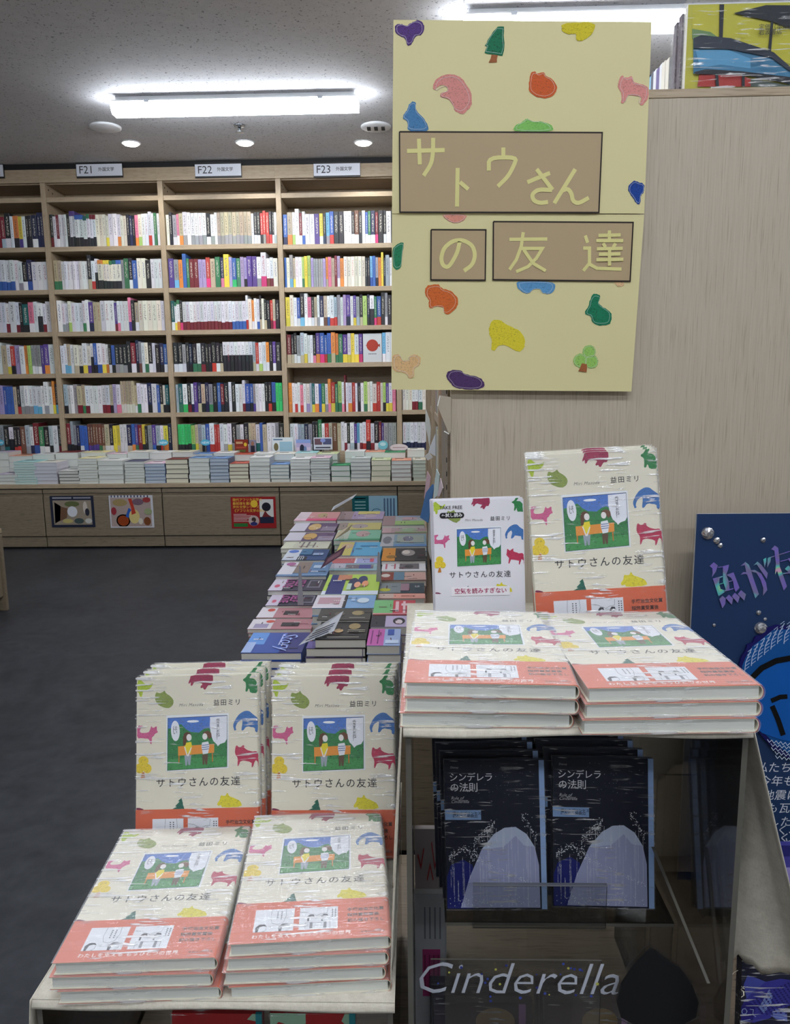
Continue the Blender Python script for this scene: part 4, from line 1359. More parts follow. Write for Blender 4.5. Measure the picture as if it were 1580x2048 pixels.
# ---------------------------------------------------------------- cards and tags sticking out of its side
def side_tag(pts, y0, y1, label, col, marks=()):
    """thin card hanging from the shelf edges, slightly turned so that its face shows; pts are picture points, y runs along it"""
    xs = [p[0] for p in pts]
    a, c = min(xs), max(xs)
    P3 = []
    for (x, y) in pts:
        f = (x - a) / max(1e-6, c - a)
        P3.append(at_y(x, y, y0 + (y1 - y0) * f))
    ctr = sum(P3, Vector()) / len(P3)
    t = empty('shelf_card', ctr, label=label, cat='card', group='cards sticking out of the side shelves')
    n = (P3[1] - P3[0]).cross(P3[2] - P3[0]).normalized()
    b = MB()
    f_ = [p - ctr for p in P3]
    k_ = [p - n * 0.0012 for p in f_]
    b.face(f_, col); b.face(k_[::-1], col)
    for i in range(len(f_)):
        j = (i + 1) % len(f_)
        b.face([f_[i], k_[i], k_[j], f_[j]], col)
    b.build('card_face', M_PRINT, t)
    return t


ctr_y = 1.45
side_tag([(852, 818), (859, 838), (862, 858), (860, 895), (855, 868), (851, 850)], 3.0, 2.8, 'narrow white card with green marks, uppermost on the side shelves', (216, 220, 214))
side_tag([(860, 895), (871, 868), (871, 912), (858, 905)], 2.4, 2.2, 'white slanting card below the uppermost side card', (214, 216, 220))
side_tag([(850, 912), (858, 905), (866, 915), (856, 921)], 2.3, 2.2, 'small curled white tag under the slanting card', (206, 204, 200))
side_tag([(849, 994), (855, 942), (862, 955), (858, 990), (850, 1002)], 2.2, 2.0, 'pale pink card beside the blue card', (206, 170, 180))
side_tag([(841, 1035), (853, 985), (866, 968), (869, 972), (857, 1046)], 1.9, 1.7, 'bright blue card hanging beside the free booklets', (48, 110, 168))
side_tag([(869, 972), (874, 938), (880, 950), (877, 990), (868, 998)], 1.6, 1.5, 'pale teal card hanging above the free booklets', (196, 214, 212))
side_tag([(876, 992), (882, 956), (887, 976), (880, 993)], 1.45, 1.38, 'small pink lettered tag right above the free booklets', (214, 196, 202))
side_tag([(858, 1046), (867, 1000), (869, 1040), (862, 1120), (857, 1100)], 1.9, 1.75, 'long pale strip hanging below the blue card', (186, 182, 176))
side_tag([(864, 1130), (869, 1050), (871, 1120), (868, 1190)], 1.5, 1.45, 'tan strip hanging behind the free booklets', (170, 150, 110))
# clear price holders with bent plates
for i, (pts, lab) in enumerate((([(875, 812), (880, 791), (902, 794), (902, 860), (898, 868)], 'upper bent clear plate at the side of the end panel'), ([(888, 862), (898, 868), (901, 895), (894, 893)], 'lower clear hook under the bent plate'))):
    P3 = [at_y(x, y, YP - 0.006 - 0.002 * i) for x, y in pts]
    ctr = sum(P3, Vector()) / len(P3)
    t = empty('clear_holder', ctr, label=lab, cat='holder')
    b = MB()
    b.prism([(p.x - ctr.x, p.z - ctr.z) for p in P3], 0.0015)
    b.xf(Matrix.Rotation(RAD(90), 4, 'X'))
    b.build('plate', M_ACR if i else plain('warm_clear_plate', (176, 164, 146), 0.15), t)
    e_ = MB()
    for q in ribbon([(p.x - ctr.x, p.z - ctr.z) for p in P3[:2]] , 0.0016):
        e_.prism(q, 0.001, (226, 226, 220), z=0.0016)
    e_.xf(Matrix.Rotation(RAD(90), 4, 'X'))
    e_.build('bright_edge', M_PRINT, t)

# ---------------------------------------------------------------- on top of the unit
b0 = at_y(1383, 20, YP + 0.03)
b1x = 0.56
zt = at_y(1480, 12, YP + 0.05).z
t = empty('wrapped_picture_book', (b0.x, YP + 0.045, GT + 0.0012), label='shrink-wrapped picture book with yellow, blue and red cover on top', cat='book')
W_, H_ = b1x - b0.x, zt - GT
m = Matrix.Rotation(RAD(90), 4, 'X')
b = MB(); b.box(0, W_, 0.0, 0.012, 0, H_, (226, 226, 220), cols={2: (186, 182, 70)}); b.build('block', M_PRINT, t)
def pb(px, py):
    q = at_y(px, py, YP + 0.045)
    return (min(max(q.x - b0.x, 0), W_), min(max(q.z - GT, 0), H_))
def pbpoly(name, lst, z, mat=None):
    b = MB()
    for i, (pts, c) in enumerate(lst):
        b.prism([pb(x, y) for x, y in pts], 0.0003, c, z=z + 0.0003 * i)
    b.xf(m)
    b.build(name, mat or M_GLOSS, t)
pbpoly('yellow_field', [([(1384, 14), (1680, 10), (1680, 130), (1540, 112), (1450, 84), (1384, 78)], (190, 184, 62)), ([(1384, 60), (1420, 66), (1440, 80), (1384, 80)], (110, 140, 90))], 0.0004)
pbpoly('blue_field', [([(1386, 80), (1450, 84), (1540, 112), (1680, 140), (1680, 170), (1540, 160), (1470, 148), (1400, 146), (1386, 150)], (66, 124, 160)), ([(1390, 104), (1450, 100), (1500, 120), (1500, 140), (1440, 132), (1400, 138)], (92, 156, 196))], 0.0010)
pbpoly('red_field', [([(1398, 146), (1470, 150), (1500, 160), (1500, 176), (1394, 176)], (170, 54, 50)), ([(1500, 160), (1680, 172), (1680, 176), (1500, 176)], (90, 100, 96))], 0.0016)
dk = (34, 38, 46)
bl = [([(1438, 12), (1447, 12), (1444, 80), (1437, 78)], dk), ([(1540, 46), (1545, 46), (1540, 112), (1534, 110)], dk), ([(1465, 30), (1530, 14), (1680, 12), (1680, 60), (1540, 46)], dk), ([(1386, 80), (1400, 74), (1460, 80), (1545, 108), (1680, 138), (1680, 146), (1540, 118), (1460, 102), (1386, 100)], (44, 52, 66)),
      ([(1386, 148), (1410, 142), (1480, 146), (1580, 158), (1680, 166), (1680, 170), (1480, 152), (1390, 152)], dk), ([(1428, 148), (1434, 148), (1436, 176), (1430, 176)], dk), ([(1482, 150), (1487, 150), (1487, 176), (1481, 176)], dk)]
pbpoly('black_brushwork', bl, 0.0022)
for k, (s, px, py, c) in enumerate([('定価（本体2100円＋税）', 1514, 60, 0), ('岩波書店', 1514, 70, 0)]):
    x_, z_ = pb(px, py)
    lettering('price_lettering', s, 0.0085, (30, 30, 30), t, (x_, -0.0055, z_), (RAD(90), 0, 0), align='LEFT')
b = MB(); b.box(-0.004, W_ + 0.003, -0.007, 0.016, 0.001, H_ + 0.003); b.build('shrink_wrap', M_FILM, t)
for j in range(2):
    o_ = b0.x - 0.011 * (j + 0.0) - 0.002
    t2 = empty('wrapped_picture_book', (b0.x - 0.0015 * (j + 1), YP + 0.064 + 0.0185 * j, GT + 0.0012), label=['second shrink-wrapped picture book, behind the yellow covered one', 'third shrink-wrapped picture book, rearmost of the wrapped ones'][j], cat='book')
    b = MB(); b.box(0, W_, 0.0, 0.012, 0, H_ - 0.004 * (j + 1), (222, 222, 218)); b.build('block', M_PRINT, t2)
    b = MB(); b.box(-0.001, 0.002, -0.001, 0.013, 0, H_ - 0.004 * (j + 1), (70, 50, 70)); b.build('dark_edge', M_PRINT, t2)
    b = MB(); b.box(-0.004, W_ + 0.003, -0.004, 0.016, 0.001, H_ - 0.002 * j); b.build('shrink_wrap', M_FILM, t2)
# row of thin books standing one behind the other further back
tops = [(1358, 100, 'w'), (1350, 108, 'k'), (1342, 114, 'w'), (1334, 120, 'w'), (1329, 124, 'W'), (1322, 133, 'u'), (1316, 137, 'W'), (1311, 140, 'n'), (1306, 150, 'c'), (1301, 150, 'n')]
for i, (px, py, c) in enumerate(tops):
    yy = 1.42 + 0.055 * i
    a = at_y(px, py, yy)
    wv = 0.003
    b = MB(); b.box(a.x - wv, a.x + 0.15, yy, yy + 0.02, GT + 0.001, a.z, CC[c], cols={4: (225, 223, 215)})
    o = b.build('standing_book', M_PRINT)
    tag(o, '%s book in the row standing on top behind yellow poster, %s from front' % (CN[c], ORD[i]), 'book', 'row of books on top of the tall unit')

# ================================================================ THE YELLOW POSTER
YQ = YP - 0.012
def Z1(x, y): return (780 + x * 0.33544, 30 + y * 0.33557)
def Z2(x, y): return (780 + x * 0.33544, 400 + y * 0.33557)
pc = at_y(1040, 783, YQ)
t = empty('yellow_poster', (pc.x, YQ, pc.z), label='big pale yellow handmade poster with crayon animals and brown title panels', cat='poster')
def PP(px, py):
    q = at_y(px, py, YQ)
    return (q.x - pc.x, q.z - pc.z)
mp = Matrix.Rotation(RAD(90), 4, 'X')
YEL = (220, 210, 158)
b = MB(); b.prism([PP(787, 42), PP(1302, 46), PP(1287, 428), PP(784, 428)], 0.0022, YEL, z=0.0014); b.xf(mp); b.build('upper_sheet', M_PRINT, t)
b = MB(); b.prism([PP(784, 426), PP(1287.5, 430), PP(1262, 783), PP(783, 779)], 0.0022, YEL, z=0.0); b.xf(mp); b.build('lower_sheet', M_PRINT, t)
def inner(pts, k=0.84):
    cx = sum(p[0] for p in pts) / len(pts); cy = sum(p[1] for p in pts) / len(pts)
    return [(cx + (p[0] - cx) * k, cy + (p[1] - cy) * k) for p in pts]
def rough(pts, amp=0.0006, step=0.004):
    out = []
    for i, p in enumerate(pts):
        q = pts[(i + 1) % len(pts)]
        d = math.hypot(q[0] - p[0], q[1] - p[1])
        n = max(1, int(d / step))
        for k in range(n):
            f = k / n
            out.append((p[0] + (q[0] - p[0]) * f + random.uniform(-amp, amp), p[1] + (q[1] - p[1]) * f + random.uniform(-amp, amp)))
    return out
def crayon(name, Z, pts, col, z, line=True, parent=None, m_=None, extra=()):
    P_ = [PP(*Z(*p)) for p in pts]
    b = MB(); P_ = P_ if 'fir' in name or 'trunk' in name else chaikin(P_)
    b.prism(rough(P_), 0.0003, col, z=z); b.xf(mp); o = b.build(name, M_CRAYON, t)
    if line:
        I = inner(P_, 0.86)
        b = MB()
        for q in ribbon(I + [I[0]], 0.0006):
            b.prism(q, 0.0002, tuple(min(238, c * 0.35 + 145) for c in col), z=z + 0.0005)
        b.xf(mp); b.build('scratched_outline', M_PRINT, o)
    return o
random.seed(3)
ZU, ZL = 0.0040, 0.0026
crayon('purple_drawing', Z1, [(30, 65), (70, 60), (100, 75), (130, 50), (165, 38), (200, 55), (205, 100), (185, 130), (150, 130), (130, 185), (100, 190), (90, 140), (60, 135), (28, 110)], (86, 56, 122), ZU)
crayon('fir_tree_drawing', Z1, [(640, 75), (680, 78), (675, 130), (682, 200), (670, 250), (600, 240), (562, 235), (575, 195), (565, 190), (590, 140), (600, 125)], (22, 112, 78), ZU)
crayon('tree_trunk_drawing', Z1, [(605, 242), (640, 247), (634, 290), (588, 290)], (160, 96, 56), ZU, False)
crayon('yellow_drawing', Z1, [(1020, 55), (1220, 52), (1215, 100), (1180, 140), (1140, 165), (1105, 160), (1108, 115), (1060, 125), (1020, 100)], (212, 196, 44), ZU, False)
crayon('pink_elephant_drawing', Z1, [(255, 460), (262, 400), (310, 365), (380, 358), (430, 385), (480, 460), (492, 530), (460, 580), (430, 598), (385, 580), (380, 550), (350, 505), (300, 498), (298, 472), (350, 458), (330, 420), (290, 432)], (216, 142, 134), ZU)
crayon('orange_cat_drawing', Z1, [(835, 350), (860, 343), (880, 360), (915, 343), (925, 370), (970, 390), (996, 440), (980, 480), (930, 505), (870, 495), (828, 465), (824, 420)], (208, 94, 44), ZU)
crayon('pink_cat_drawing', Z1, [(1350, 430), (1375, 360), (1400, 385), (1440, 365), (1445, 410), (1500, 420), (1540, 440), (1536, 500), (1500, 550), (1480, 540), (1500, 490), (1410, 480), (1395, 530), (1372, 535), (1380, 470)], (222, 146, 138), ZU)
crayon('blue_rabbit_drawing', Z1, [(100, 700), (110, 640), (75, 620), (80, 600), (105, 570), (120, 525), (155, 520), (155, 580), (210, 630), (240, 700)], (74, 128, 176), ZU)
crayon('green_drawing', Z1, [(728, 700), (740, 665), (790, 640), (815, 620), (840, 640), (900, 640), (960, 660), (978, 700)], (132, 196, 98), ZU)
crayon('navy_bird_drawing', Z1, [(1418, 1020), (1450, 990), (1480, 1004), (1512, 1010), (1512, 1056), (1490, 1080), (1485, 1135), (1465, 1130), (1445, 1090), (1417, 1060)], (24, 66, 148), ZU)
crayon('pink_drawing', Z2, [(305, 86), (465, 88), (440, 125), (400, 142), (360, 135), (325, 110)], (222, 148, 128), ZL)
crayon('green_edge_drawing', Z2, [(14, 290), (50, 262), (85, 250), (75, 310), (70, 410), (20, 420)], (38, 128, 88), ZL)
crayon('orange_bear_drawing', Z2, [(205, 560), (215, 510), (290, 500), (310, 530), (370, 545), (408, 590), (400, 640), (350, 685), (318, 675), (325, 640), (275, 635), (240, 650), (228, 630), (235, 600)], (210, 104, 46), ZL)
crayon('blue_hippo_drawing', Z2, [(750, 484), (980, 486), (985, 530), (950, 565), (905, 555), (900, 530), (850, 530), (820, 565), (780, 545), (755, 520)], (92, 150, 196), ZL)
crayon('green_rabbit_drawing', Z2, [(1160, 665), (1185, 630), (1190, 590), (1215, 555), (1258, 570), (1235, 610), (1260, 635), (1315, 670), (1320, 700), (1310, 745), (1240, 750), (1205, 735), (1195, 690), (1165, 685)], (24, 122, 86), ZL)
crayon('peach_drawing', Z2, [(1330, 490), (1395, 490), (1390, 515), (1350, 518)], (224, 186, 140), ZL, False)
crayon('yellow_lion_drawing', Z2, [(590, 760), (610, 715), (660, 715), (700, 750), (770, 775), (805, 830), (800, 880), (775, 905), (740, 895), (680, 860), (640, 870), (625, 900), (600, 895), (610, 840), (590, 800)], (220, 204, 52), ZL, False)
for cx, cy, r_ in ((1185, 905, 40), (1133, 958, 42), (1198, 963, 42)):
    crayon('round_tree_drawing', Z2, disc(cx, cy, r_, n=14), (150, 198, 98), ZL + 0.0001 * (cx % 3))
crayon('round_tree_trunk', Z2, [(1140, 972), (1172, 978), (1168, 1025), (1122, 1022)], (160, 96, 56), ZL + 0.0008, False)
crayon('peach_dog_drawing', Z2, [(12, 925), (55, 915), (70, 960), (120, 955), (110, 930), (150, 920), (185, 940), (180, 985), (140, 1005), (145, 1060), (110, 1065), (95, 1030), (12, 1020)], (222, 182, 130), ZL)
crayon('purple_sheep_drawing', Z2, [(330, 1055), (350, 1015), (420, 1012), (450, 1040), (530, 1055), (568, 1090), (550, 1125), (480, 1130), (380, 1120), (355, 1080)], (80, 52, 100), ZL)
BRN = (180, 158, 124)
TAPE = (222, 214, 144)
def panel(name, Z, cs, z, strokes, w=23):
    P_ = [PP(*Z(*p)) for p in cs]
    b = MB(); b.prism(P_, 0.0006, BRN, z=z); b.xf(mp); o = b.build(name, M_PRINT, t)
    b = MB()
    for q in ribbon(P_ + [P_[0]], 0.0019):
        b.prism(q, 0.0004, (36, 24, 22), z=z + 0.0006)
    b.xf(mp); b.build('black_border', M_PRINT, o)
    for nm, st in strokes:
        b = MB()
        for i, s in enumerate(st):
            for q in ribbon(chaikin([PP(*Z(*p)) for p in s], False) if nm == 'f' or (nm in 'ce' and len(s) > 4) or (nm in 'ad' and len(s) > 3) else [PP(*Z(*p)) for p in s], w * 0.33544 * 0.000755 * 1.0):
                b.prism(q, 0.0003, TAPE, z=z + 0.0008 + 0.00012 * i)
        b.xf(mp); b.build('tape_letter', M_PRINT, o)
panel('title_panel', Z1, [(57, 703), (1260, 708), (1240, 1182), (60, 1180)], 0.0048, [
 ('a', [[(102, 818), (325, 812)], [(172, 745), (178, 898)], [(257, 740), (256, 830), (245, 895), (200, 965)]]),
 ('b', [[(402, 918), (398, 1148)], [(415, 1002), (465, 1045)]]),
 ('c', [[(673, 797), (673, 850)], [(587, 935), (587, 857), (752, 855), (735, 905), (700, 970), (640, 1028)]]),
 ('d', [[(815, 1003), (950, 948)], [(870, 925), (965, 1048)], [(962, 1050), (880, 1045), (842, 1075), (852, 1112), (890, 1127), (938, 1120)]]),
 ('e', [[(1100, 925), (975, 1128)], [(1015, 1055), (1055, 1040), (1078, 1070), (1085, 1115), (1118, 1130), (1180, 1095)]])])
panel('particle_panel', Z2, [(245, 180), (570, 181), (566, 480), (243, 478)], 0.0034, [('f', [[(415, 250), (400, 320), (350, 405), (315, 395), (303, 350), (320, 290), (370, 248), (430, 240), (490, 272), (508, 330), (490, 390), (440, 425)]])])
panel('friend_panel', Z2, [(615, 132), (1445, 137), (1427, 486), (613, 477)], 0.0034, [
 ('g', [[(710, 238), (935, 236)], [(792, 195), (780, 280), (750, 360), (710, 418)], [(780, 292), (905, 292), (870, 350), (820, 400), (750, 430)], [(795, 300), (850, 380), (925, 425)]]),
 ('h', [[(1160, 215), (1175, 258)], [(1148, 290), (1185, 290), (1185, 380), (1148, 425)], [(1185, 385), (1230, 410), (1375, 415)], [(1303, 185), (1303, 240)], [(1238, 215), (1370, 212)], [(1225, 246), (1385, 246)], [(1265, 262), (1280, 285)], [(1340, 262), (1325, 285)], [(1228, 295), (1382, 292)], [(1240, 327), (1368, 325)], [(1225, 360), (1385, 357)], [(1303, 295), (1303, 395)]])], 19)
# ================================================================ FRONT DISPLAY: platform, clear risers, linen
PZ = 0.24
RZ = 0.733                      # right riser top
LZ = 0.471                      # left riser top
YF = 0.612
RXL = at_z(806, 1463, RZ).x + 0.002
RXR = at_z(1507, 1465, RZ).x
LXL = at_z(64, 2010, LZ).x
LXR = RXL - 0.014
t = empty('display_platform', (0.2, 0.9, 0), label='low wooden platform that carries the clear risers in front', cat='platform')
og = t.location.copy()
b = MB(); b.box(LXL - 0.01, 0.95, YF - 0.02, YP - 0.006, PZ - 0.03, PZ); b.build('top_board', M_BASE, t, og, bevel=0.002)
b = MB(); b.box(LXL + 0.01, 0.94, YF, YP - 0.01, 0.06, PZ - 0.03); b.build('body', M_BASE, t, og)
b = MB(); b.box(LXL + 0.03, 0.92, YF + 0.03, YP - 0.03, 0, 0.06); b.build('plinth', M_DARK, t, og)


def acr(name, x0, x1, y0, y1, z0, z1, parent, og):
    """a sheet of acrylic: clear faces, greyish cut edges"""
    b = MB(); b.box(x0, x1, y0, y1, z0, z1)
    d = sorted([(x1 - x0, 'x'), (y1 - y0, 'y'), (z1 - z0, 'z')])[0][1]
    big = {'x': (3, 5), 'y': (2, 4), 'z': (0, 1)}[d]
    for i in range(6):
        b.m[i] = 0 if i in big else 1
    return b.build(name, [M_ACR, M_ACR_EDGE], parent, og)


def riser(x0, x1, y0, y1, z, label):
    t = empty('clear_riser', ((x0 + x1) / 2, (y0 + y1) / 2, PZ), label=label, cat='riser')
    og = t.location.copy()
    acr('top_sheet', x0, x1, y0, y1, z - 0.005, z, t, og)
    acr('side_sheet', x0, x0 + 0.005, y0, y1, PZ, z - 0.005, t, og)
    acr('side_sheet', x1 - 0.005, x1, y0, y1, PZ, z - 0.005, t, og)
    return t


YF = 0.631
rr = riser(RXL, RXR, YF, 1.0, RZ, 'tall clear acrylic riser under the linen on the right')
YF = 0.620
rl = riser(LXL, LXR, YF, 1.0, LZ, 'lower clear acrylic riser under the linen on the left')


def sheet(b, P, nu, nv, f):
    """grid patch: f(u, v) -> point"""
    n = len(b.v)
    for j in range(nv + 1):
        for i in range(nu + 1):
            b.v.append(tuple(f(i / nu, j / nv)))
    for j in range(nv):
        for i in range(nu):
            q = n + j * (nu + 1) + i
            b.f.append((q, q + 1, q + nu + 2, q + nu + 1)); b.c.append((200, 195, 180)); b.m.append(0)


def wob(x, y, s=1.0, seed=0.0):
    return s * (math.sin(x * 21 + seed) * math.cos(y * 17 + seed * 2) * 0.5 + math.sin(x * 47 + y * 31 + seed) * 0.25)


def ragged(u, k):
    return 0.010 * math.sin(u * 9 + k) + 0.006 * math.sin(u * 31 + k * 2) + 0.003 * math.sin(u * 83)


def cloth(name, x0, x1, z, y1, flaps, label):
    t = empty(name, ((x0 + x1) / 2, 0.8, z), label=label, cat='cloth')
    og = t.location.copy()
    b = MB()
    e = 0.0012
    sheet(b, None, 16, 16, lambda u, v: (x0 - 0.002 + (x1 - x0 + 0.004) * u, YF - 0.002 + (y1 - YF) * v, z + e))
    # narrow lip over the front edge
    sheet(b, None, 24, 3, lambda u, v: (x0 - 0.002 + (x1 - x0 + 0.004) * u, YF - 0.002 - 0.003 * math.sin(v * 1.6), z + e - v * (0.007 + 0.0015 * math.sin(u * 9))))
    for side, dz0, dz1, y_end, out in flaps:
        if side == 'left':
            sheet(b, None, 22, 22, lambda u, v: (x0 - 0.003 - out * v + 0.004 * v * wob(u * 0.5, v * 0.1, 1, 1.3), YF - 0.003 + (y_end - YF) * u, z + e - v * (dz0 + (dz1 - dz0) * u + ragged(u, 1.0))))
        if side == 'right':
            sheet(b, None, 30, 30, lambda u, v: (x1 + 0.003 + v * (0.090 * (1 - u) ** 1.3 + 0.012) + 0.010 * v * math.sin(u * 9 + 0.5) * (0.5 + v), YF - 0.003 + (0.150 + 0.0 * v) * u + v * (0.05 * (1 - u)) + 0.006 * v * math.cos(u * 9), z + e - v * (dz0 + (dz1 - dz0) * u + ragged(u, 2.0))))
        if side == 'none':
            sheet(b, None, 30, 30, lambda u, v: (x1 + 0.003 + out * v * (1 + 0.25 * u) + 0.012 * v * wob(u * 0.6, v * 0.25, 1, 0.4), YF - 0.003 + (y_end - YF) * u + 0.012 * v * math.sin(u * 5), z + e - v * (dz0 + (dz1 - dz0) * u + ragged(u, 2.0))))
        if side == 'back':
            sheet(b, None, 30, 20, lambda u, v: (x0 + (x1 - x0) * u, y_end + 0.008 * v * math.sin(u * 14), z + e - v * (dz0 + (dz1 - dz0) * u + ragged(u, 4.0))))
    o = b.build('cloth_sheet', M_LINEN, t, og, smooth=True)
    s = o.modifiers.new('thickness', 'SOLIDIFY'); s.thickness = 0.0010; s.offset = 1
    # loose threads at the hem
    for k in range(7):
        c = MB()
        u = random.random()
        if any(f[0] == 'right' for f in flaps):
            f = [q for q in flaps if q[0] == 'right'][0]
            p = Vector((x1 + 0.003 + f[4] * (1 + 0.25 * u), YF + (f[3] - YF) * u, z - (f[1] + (f[2] - f[1]) * u) + 0.004))
        else:
            break
        pts = [p]
        for _ in range(6):
            p = p + Vector((random.uniform(-0.004, 0.002), random.uniform(-0.004, 0.004), random.uniform(-0.006, 0.001)))
            pts.append(p)
        for i in range(6):
            a, d = pts[i], pts[i + 1]
            w_ = 0.0005
            c.face([a + Vector((w_, 0, 0)), d + Vector((w_, 0, 0)), d - Vector((w_, 0, 0)), a - Vector((w_, 0, 0))], (214, 208, 190))
            c.face([a + Vector((0, 0, w_)), d + Vector((0, 0, w_)), d - Vector((0, 0, w_)), a - Vector((0, 0, w_))], (214, 208, 190))
        c.build('loose_thread', M_PRINT, t, og)
    return t


YF = 0.631
cloth('linen_cloth', RXL, RXR, RZ, 1.012, [('left', 0.243, 0.20, 0.80, 0.011), ('right', 0.315, 0.285, 0.76, 0.03), ('back', 0.16, 0.28, 1.012, 0)], 'natural linen cloth draped over the taller riser, frayed at its hem')
YF = 0.620
cloth('linen_cloth', LXL, LXR, LZ, 1.012, [('left', 0.10, 0.14, 0.90, 0.012), ('back', 0.12, 0.12, 1.012, 0)], 'natural linen cloth draped over the lower riser at the left')

# ================================================================ THE FEATURED PICTURE-COVER BOOK
BW, BL, BT = 0.149, 0.2115, 0.0124
CREAM = (222, 216, 198)
ORANGE = (208, 102, 72)


def shell(b, x0, x1, y0, y1, z0, z1, th, col, r=0.0042, mi=0, xin=0.0):
    n = 9
    O = [(x0, z0)] + [(x1 - r + r * math.sin(math.pi * i / (n - 1)), (z0 + z1) / 2 - (z1 - z0) / 2 * math.cos(math.pi * i / (n - 1))) for i in range(n)] + [(x0, z1)]
    zi0, zi1 = z0 + th, z1 - th
    I = [(x0, zi0)] + [(x1 - r + (r - th) * math.sin(math.pi * i / (n - 1)), (z0 + z1) / 2 - (zi1 - zi0) / 2 * math.cos(math.pi * i / (n - 1))) for i in range(n)] + [(x0, zi1)]
    m = len(O)
    vs = [(p[0], y0, p[1]) for p in O] + [(p[0], y1, p[1]) for p in O] + [(p[0], y0, p[1]) for p in I] + [(p[0], y1, p[1]) for p in I]
    fs = []
    for i in range(m - 1):
        fs += [(i, i + 1, m + i + 1, m + i), (2 * m + i + 1, 2 * m + i, 3 * m + i, 3 * m + i + 1), (i + 1, i, 2 * m + i, 2 * m + i + 1), (m + i, m + i + 1, 3 * m + i + 1, 3 * m + i)]
    fs += [(0, m, 3 * m, 2 * m), (m - 1, 2 * m - 1 - 0, 4 * m - 1, 3 * m - 1)]
    b.mesh(vs, fs, col, mi)


def A(x, y):
    xl = 180 - (y - 230) * 0.0532
    w = 1310 + (y - 230) * 0.046
    return (min(max((x - xl) / w, 0.002), 0.992) * BW, BL * (1 - (y - 222) / 1400 * 0.739))


ANIMALS = [
 ('lime_animal_drawing', (176, 196, 66), [(183, 262), (215, 250), (260, 290), (300, 320), (345, 288), (352, 300), (320, 350), (270, 362), (240, 372), (225, 432), (205, 437), (192, 382), (180, 392)]),
 ('olive_animal_drawing', (140, 156, 84), [(370, 410), (385, 390), (420, 402), (455, 388), (475, 373), (485, 402), (540, 440), (572, 490), (552, 540), (500, 567), (440, 550), (385, 512), (365, 460)]),
 ('magenta_boar_drawing', (158, 58, 88), [(760, 218), (1000, 212), (1002, 280), (982, 330), (965, 330), (945, 328), (915, 377), (895, 372), (890, 350), (870, 362), (860, 346), (890, 312), (850, 300), (820, 290), (790, 300), (772, 332), (755, 325), (760, 290), (737, 312), (735, 295), (755, 250)]),
 ('green_rabbit_drawing', (54, 128, 76), [(1360, 252), (1372, 225), (1398, 218), (1420, 222), (1387, 266), (1440, 270), (1475, 315), (1482, 428), (1400, 427), (1385, 370), (1365, 412), (1345, 406), (1355, 350), (1350, 310), (1315, 285)]),
 ('pink_fox_drawing', (202, 98, 140), [(158, 745), (210, 740), (222, 755), (195, 770), (182, 800), (205, 820), (280, 815), (300, 780), (315, 743), (330, 770), (377, 748), (370, 790), (387, 816), (350, 830), (340, 850), (315, 865), (310, 938), (295, 938), (285, 882), (210, 872), (152, 876)]),
 ('blue_elephant_drawing', (70, 116, 178), [(1215, 822), (1205, 760), (1230, 700), (1280, 640), (1340, 613), (1380, 613), (1420, 650), (1480, 690), (1486, 760), (1470, 847), (1445, 837), (1440, 792), (1350, 777), (1312, 822), (1290, 817), (1310, 732), (1300, 700), (1250, 740), (1230, 790), (1240, 812)]),
 ('crimson_cat_drawing', (184, 58, 88), [(1230, 968), (1270, 1000), (1320, 968), (1322, 1012), (1400, 1045), (1450, 1040), (1472, 1062), (1484, 1180), (1484, 1215), (1468, 1150), (1440, 1130), (1410, 1207), (1395, 1212), (1400, 1152), (1280, 1132), (1255, 1192), (1240, 1192), (1250, 1112), (1215, 1062)]),
 ('dark_fir_drawing', (36, 100, 84), [(617, 1508), (642, 1622), (510, 1622), (560, 1598), (543, 1592), (592, 1547), (575, 1540)]),
 ('yellow_bear_drawing', (216, 204, 52), [(1060, 1490), (1100, 1502), (1125, 1463), (1140, 1500), (1200, 1520), (1270, 1560), (1286, 1615), (1060, 1618), (1050, 1590), (1020, 1602), (1005, 1580), (1040, 1540), (1048, 1500)]),
 ('maroon_drawing', (122, 46, 76), [(110, 1600), (160, 1604), (205, 1622), (108, 1622)])]
YT = [disc(212, 1112, 56, 50, 16), disc(166, 1190, 50, 52, 16), disc(250, 1192, 48, 50, 16)]


def band_xy(u, v):
    return (u * BW, BL * (1 - v))


def crayon_part(name, shapes, parent, z, mat=None):
    b = MB()
    for i, (pts, col) in enumerate(shapes):
        b.prism(pts, 0.00008, col, z=z + 0.00006 * i)
    return b.build(name, mat or M_CRAYON, parent)


def vtext(s):
    return '\n'.join(list(s))


def book_body(wrapped=True):
    t = empty('animal_cover_book', (0, 0, 0))
    b = MB(); shell(b, 0, BW, 0, BL, 0, BT, 0.0007, CREAM); b.build('cover', M_GLOSS, t, smooth=False)
    b = MB(); b.box(0.0020, BW - 0.0030, 0.0016, BL - 0.0016, 0.0008, BT - 0.0008); b.build('page_block', M_PAGES, t)
    b = MB(); shell(b, -0.0002, BW + 0.0004, -0.0001, BL * 0.261, -0.0003, BT + 0.0003, 0.00028, ORANGE, r=0.0046); b.build('paper_band', M_GLOSS, t)
    if wrapped:
        b = MB(); shell(b, -0.0012, BW + 0.0014, -0.0012, BL + 0.0012, -0.0004, BT + 0.0010, 0.00004, (255, 255, 255), r=0.005)
        n = len(b.v)
        for y in (-0.0012, BL + 0.0012):
            b.face([(0, y, 0), (BW - 0.003, y, 0), (BW - 0.003, y, BT), (0, y, BT)])
        b.build('shrink_wrap', M_FILM, t)
    return t


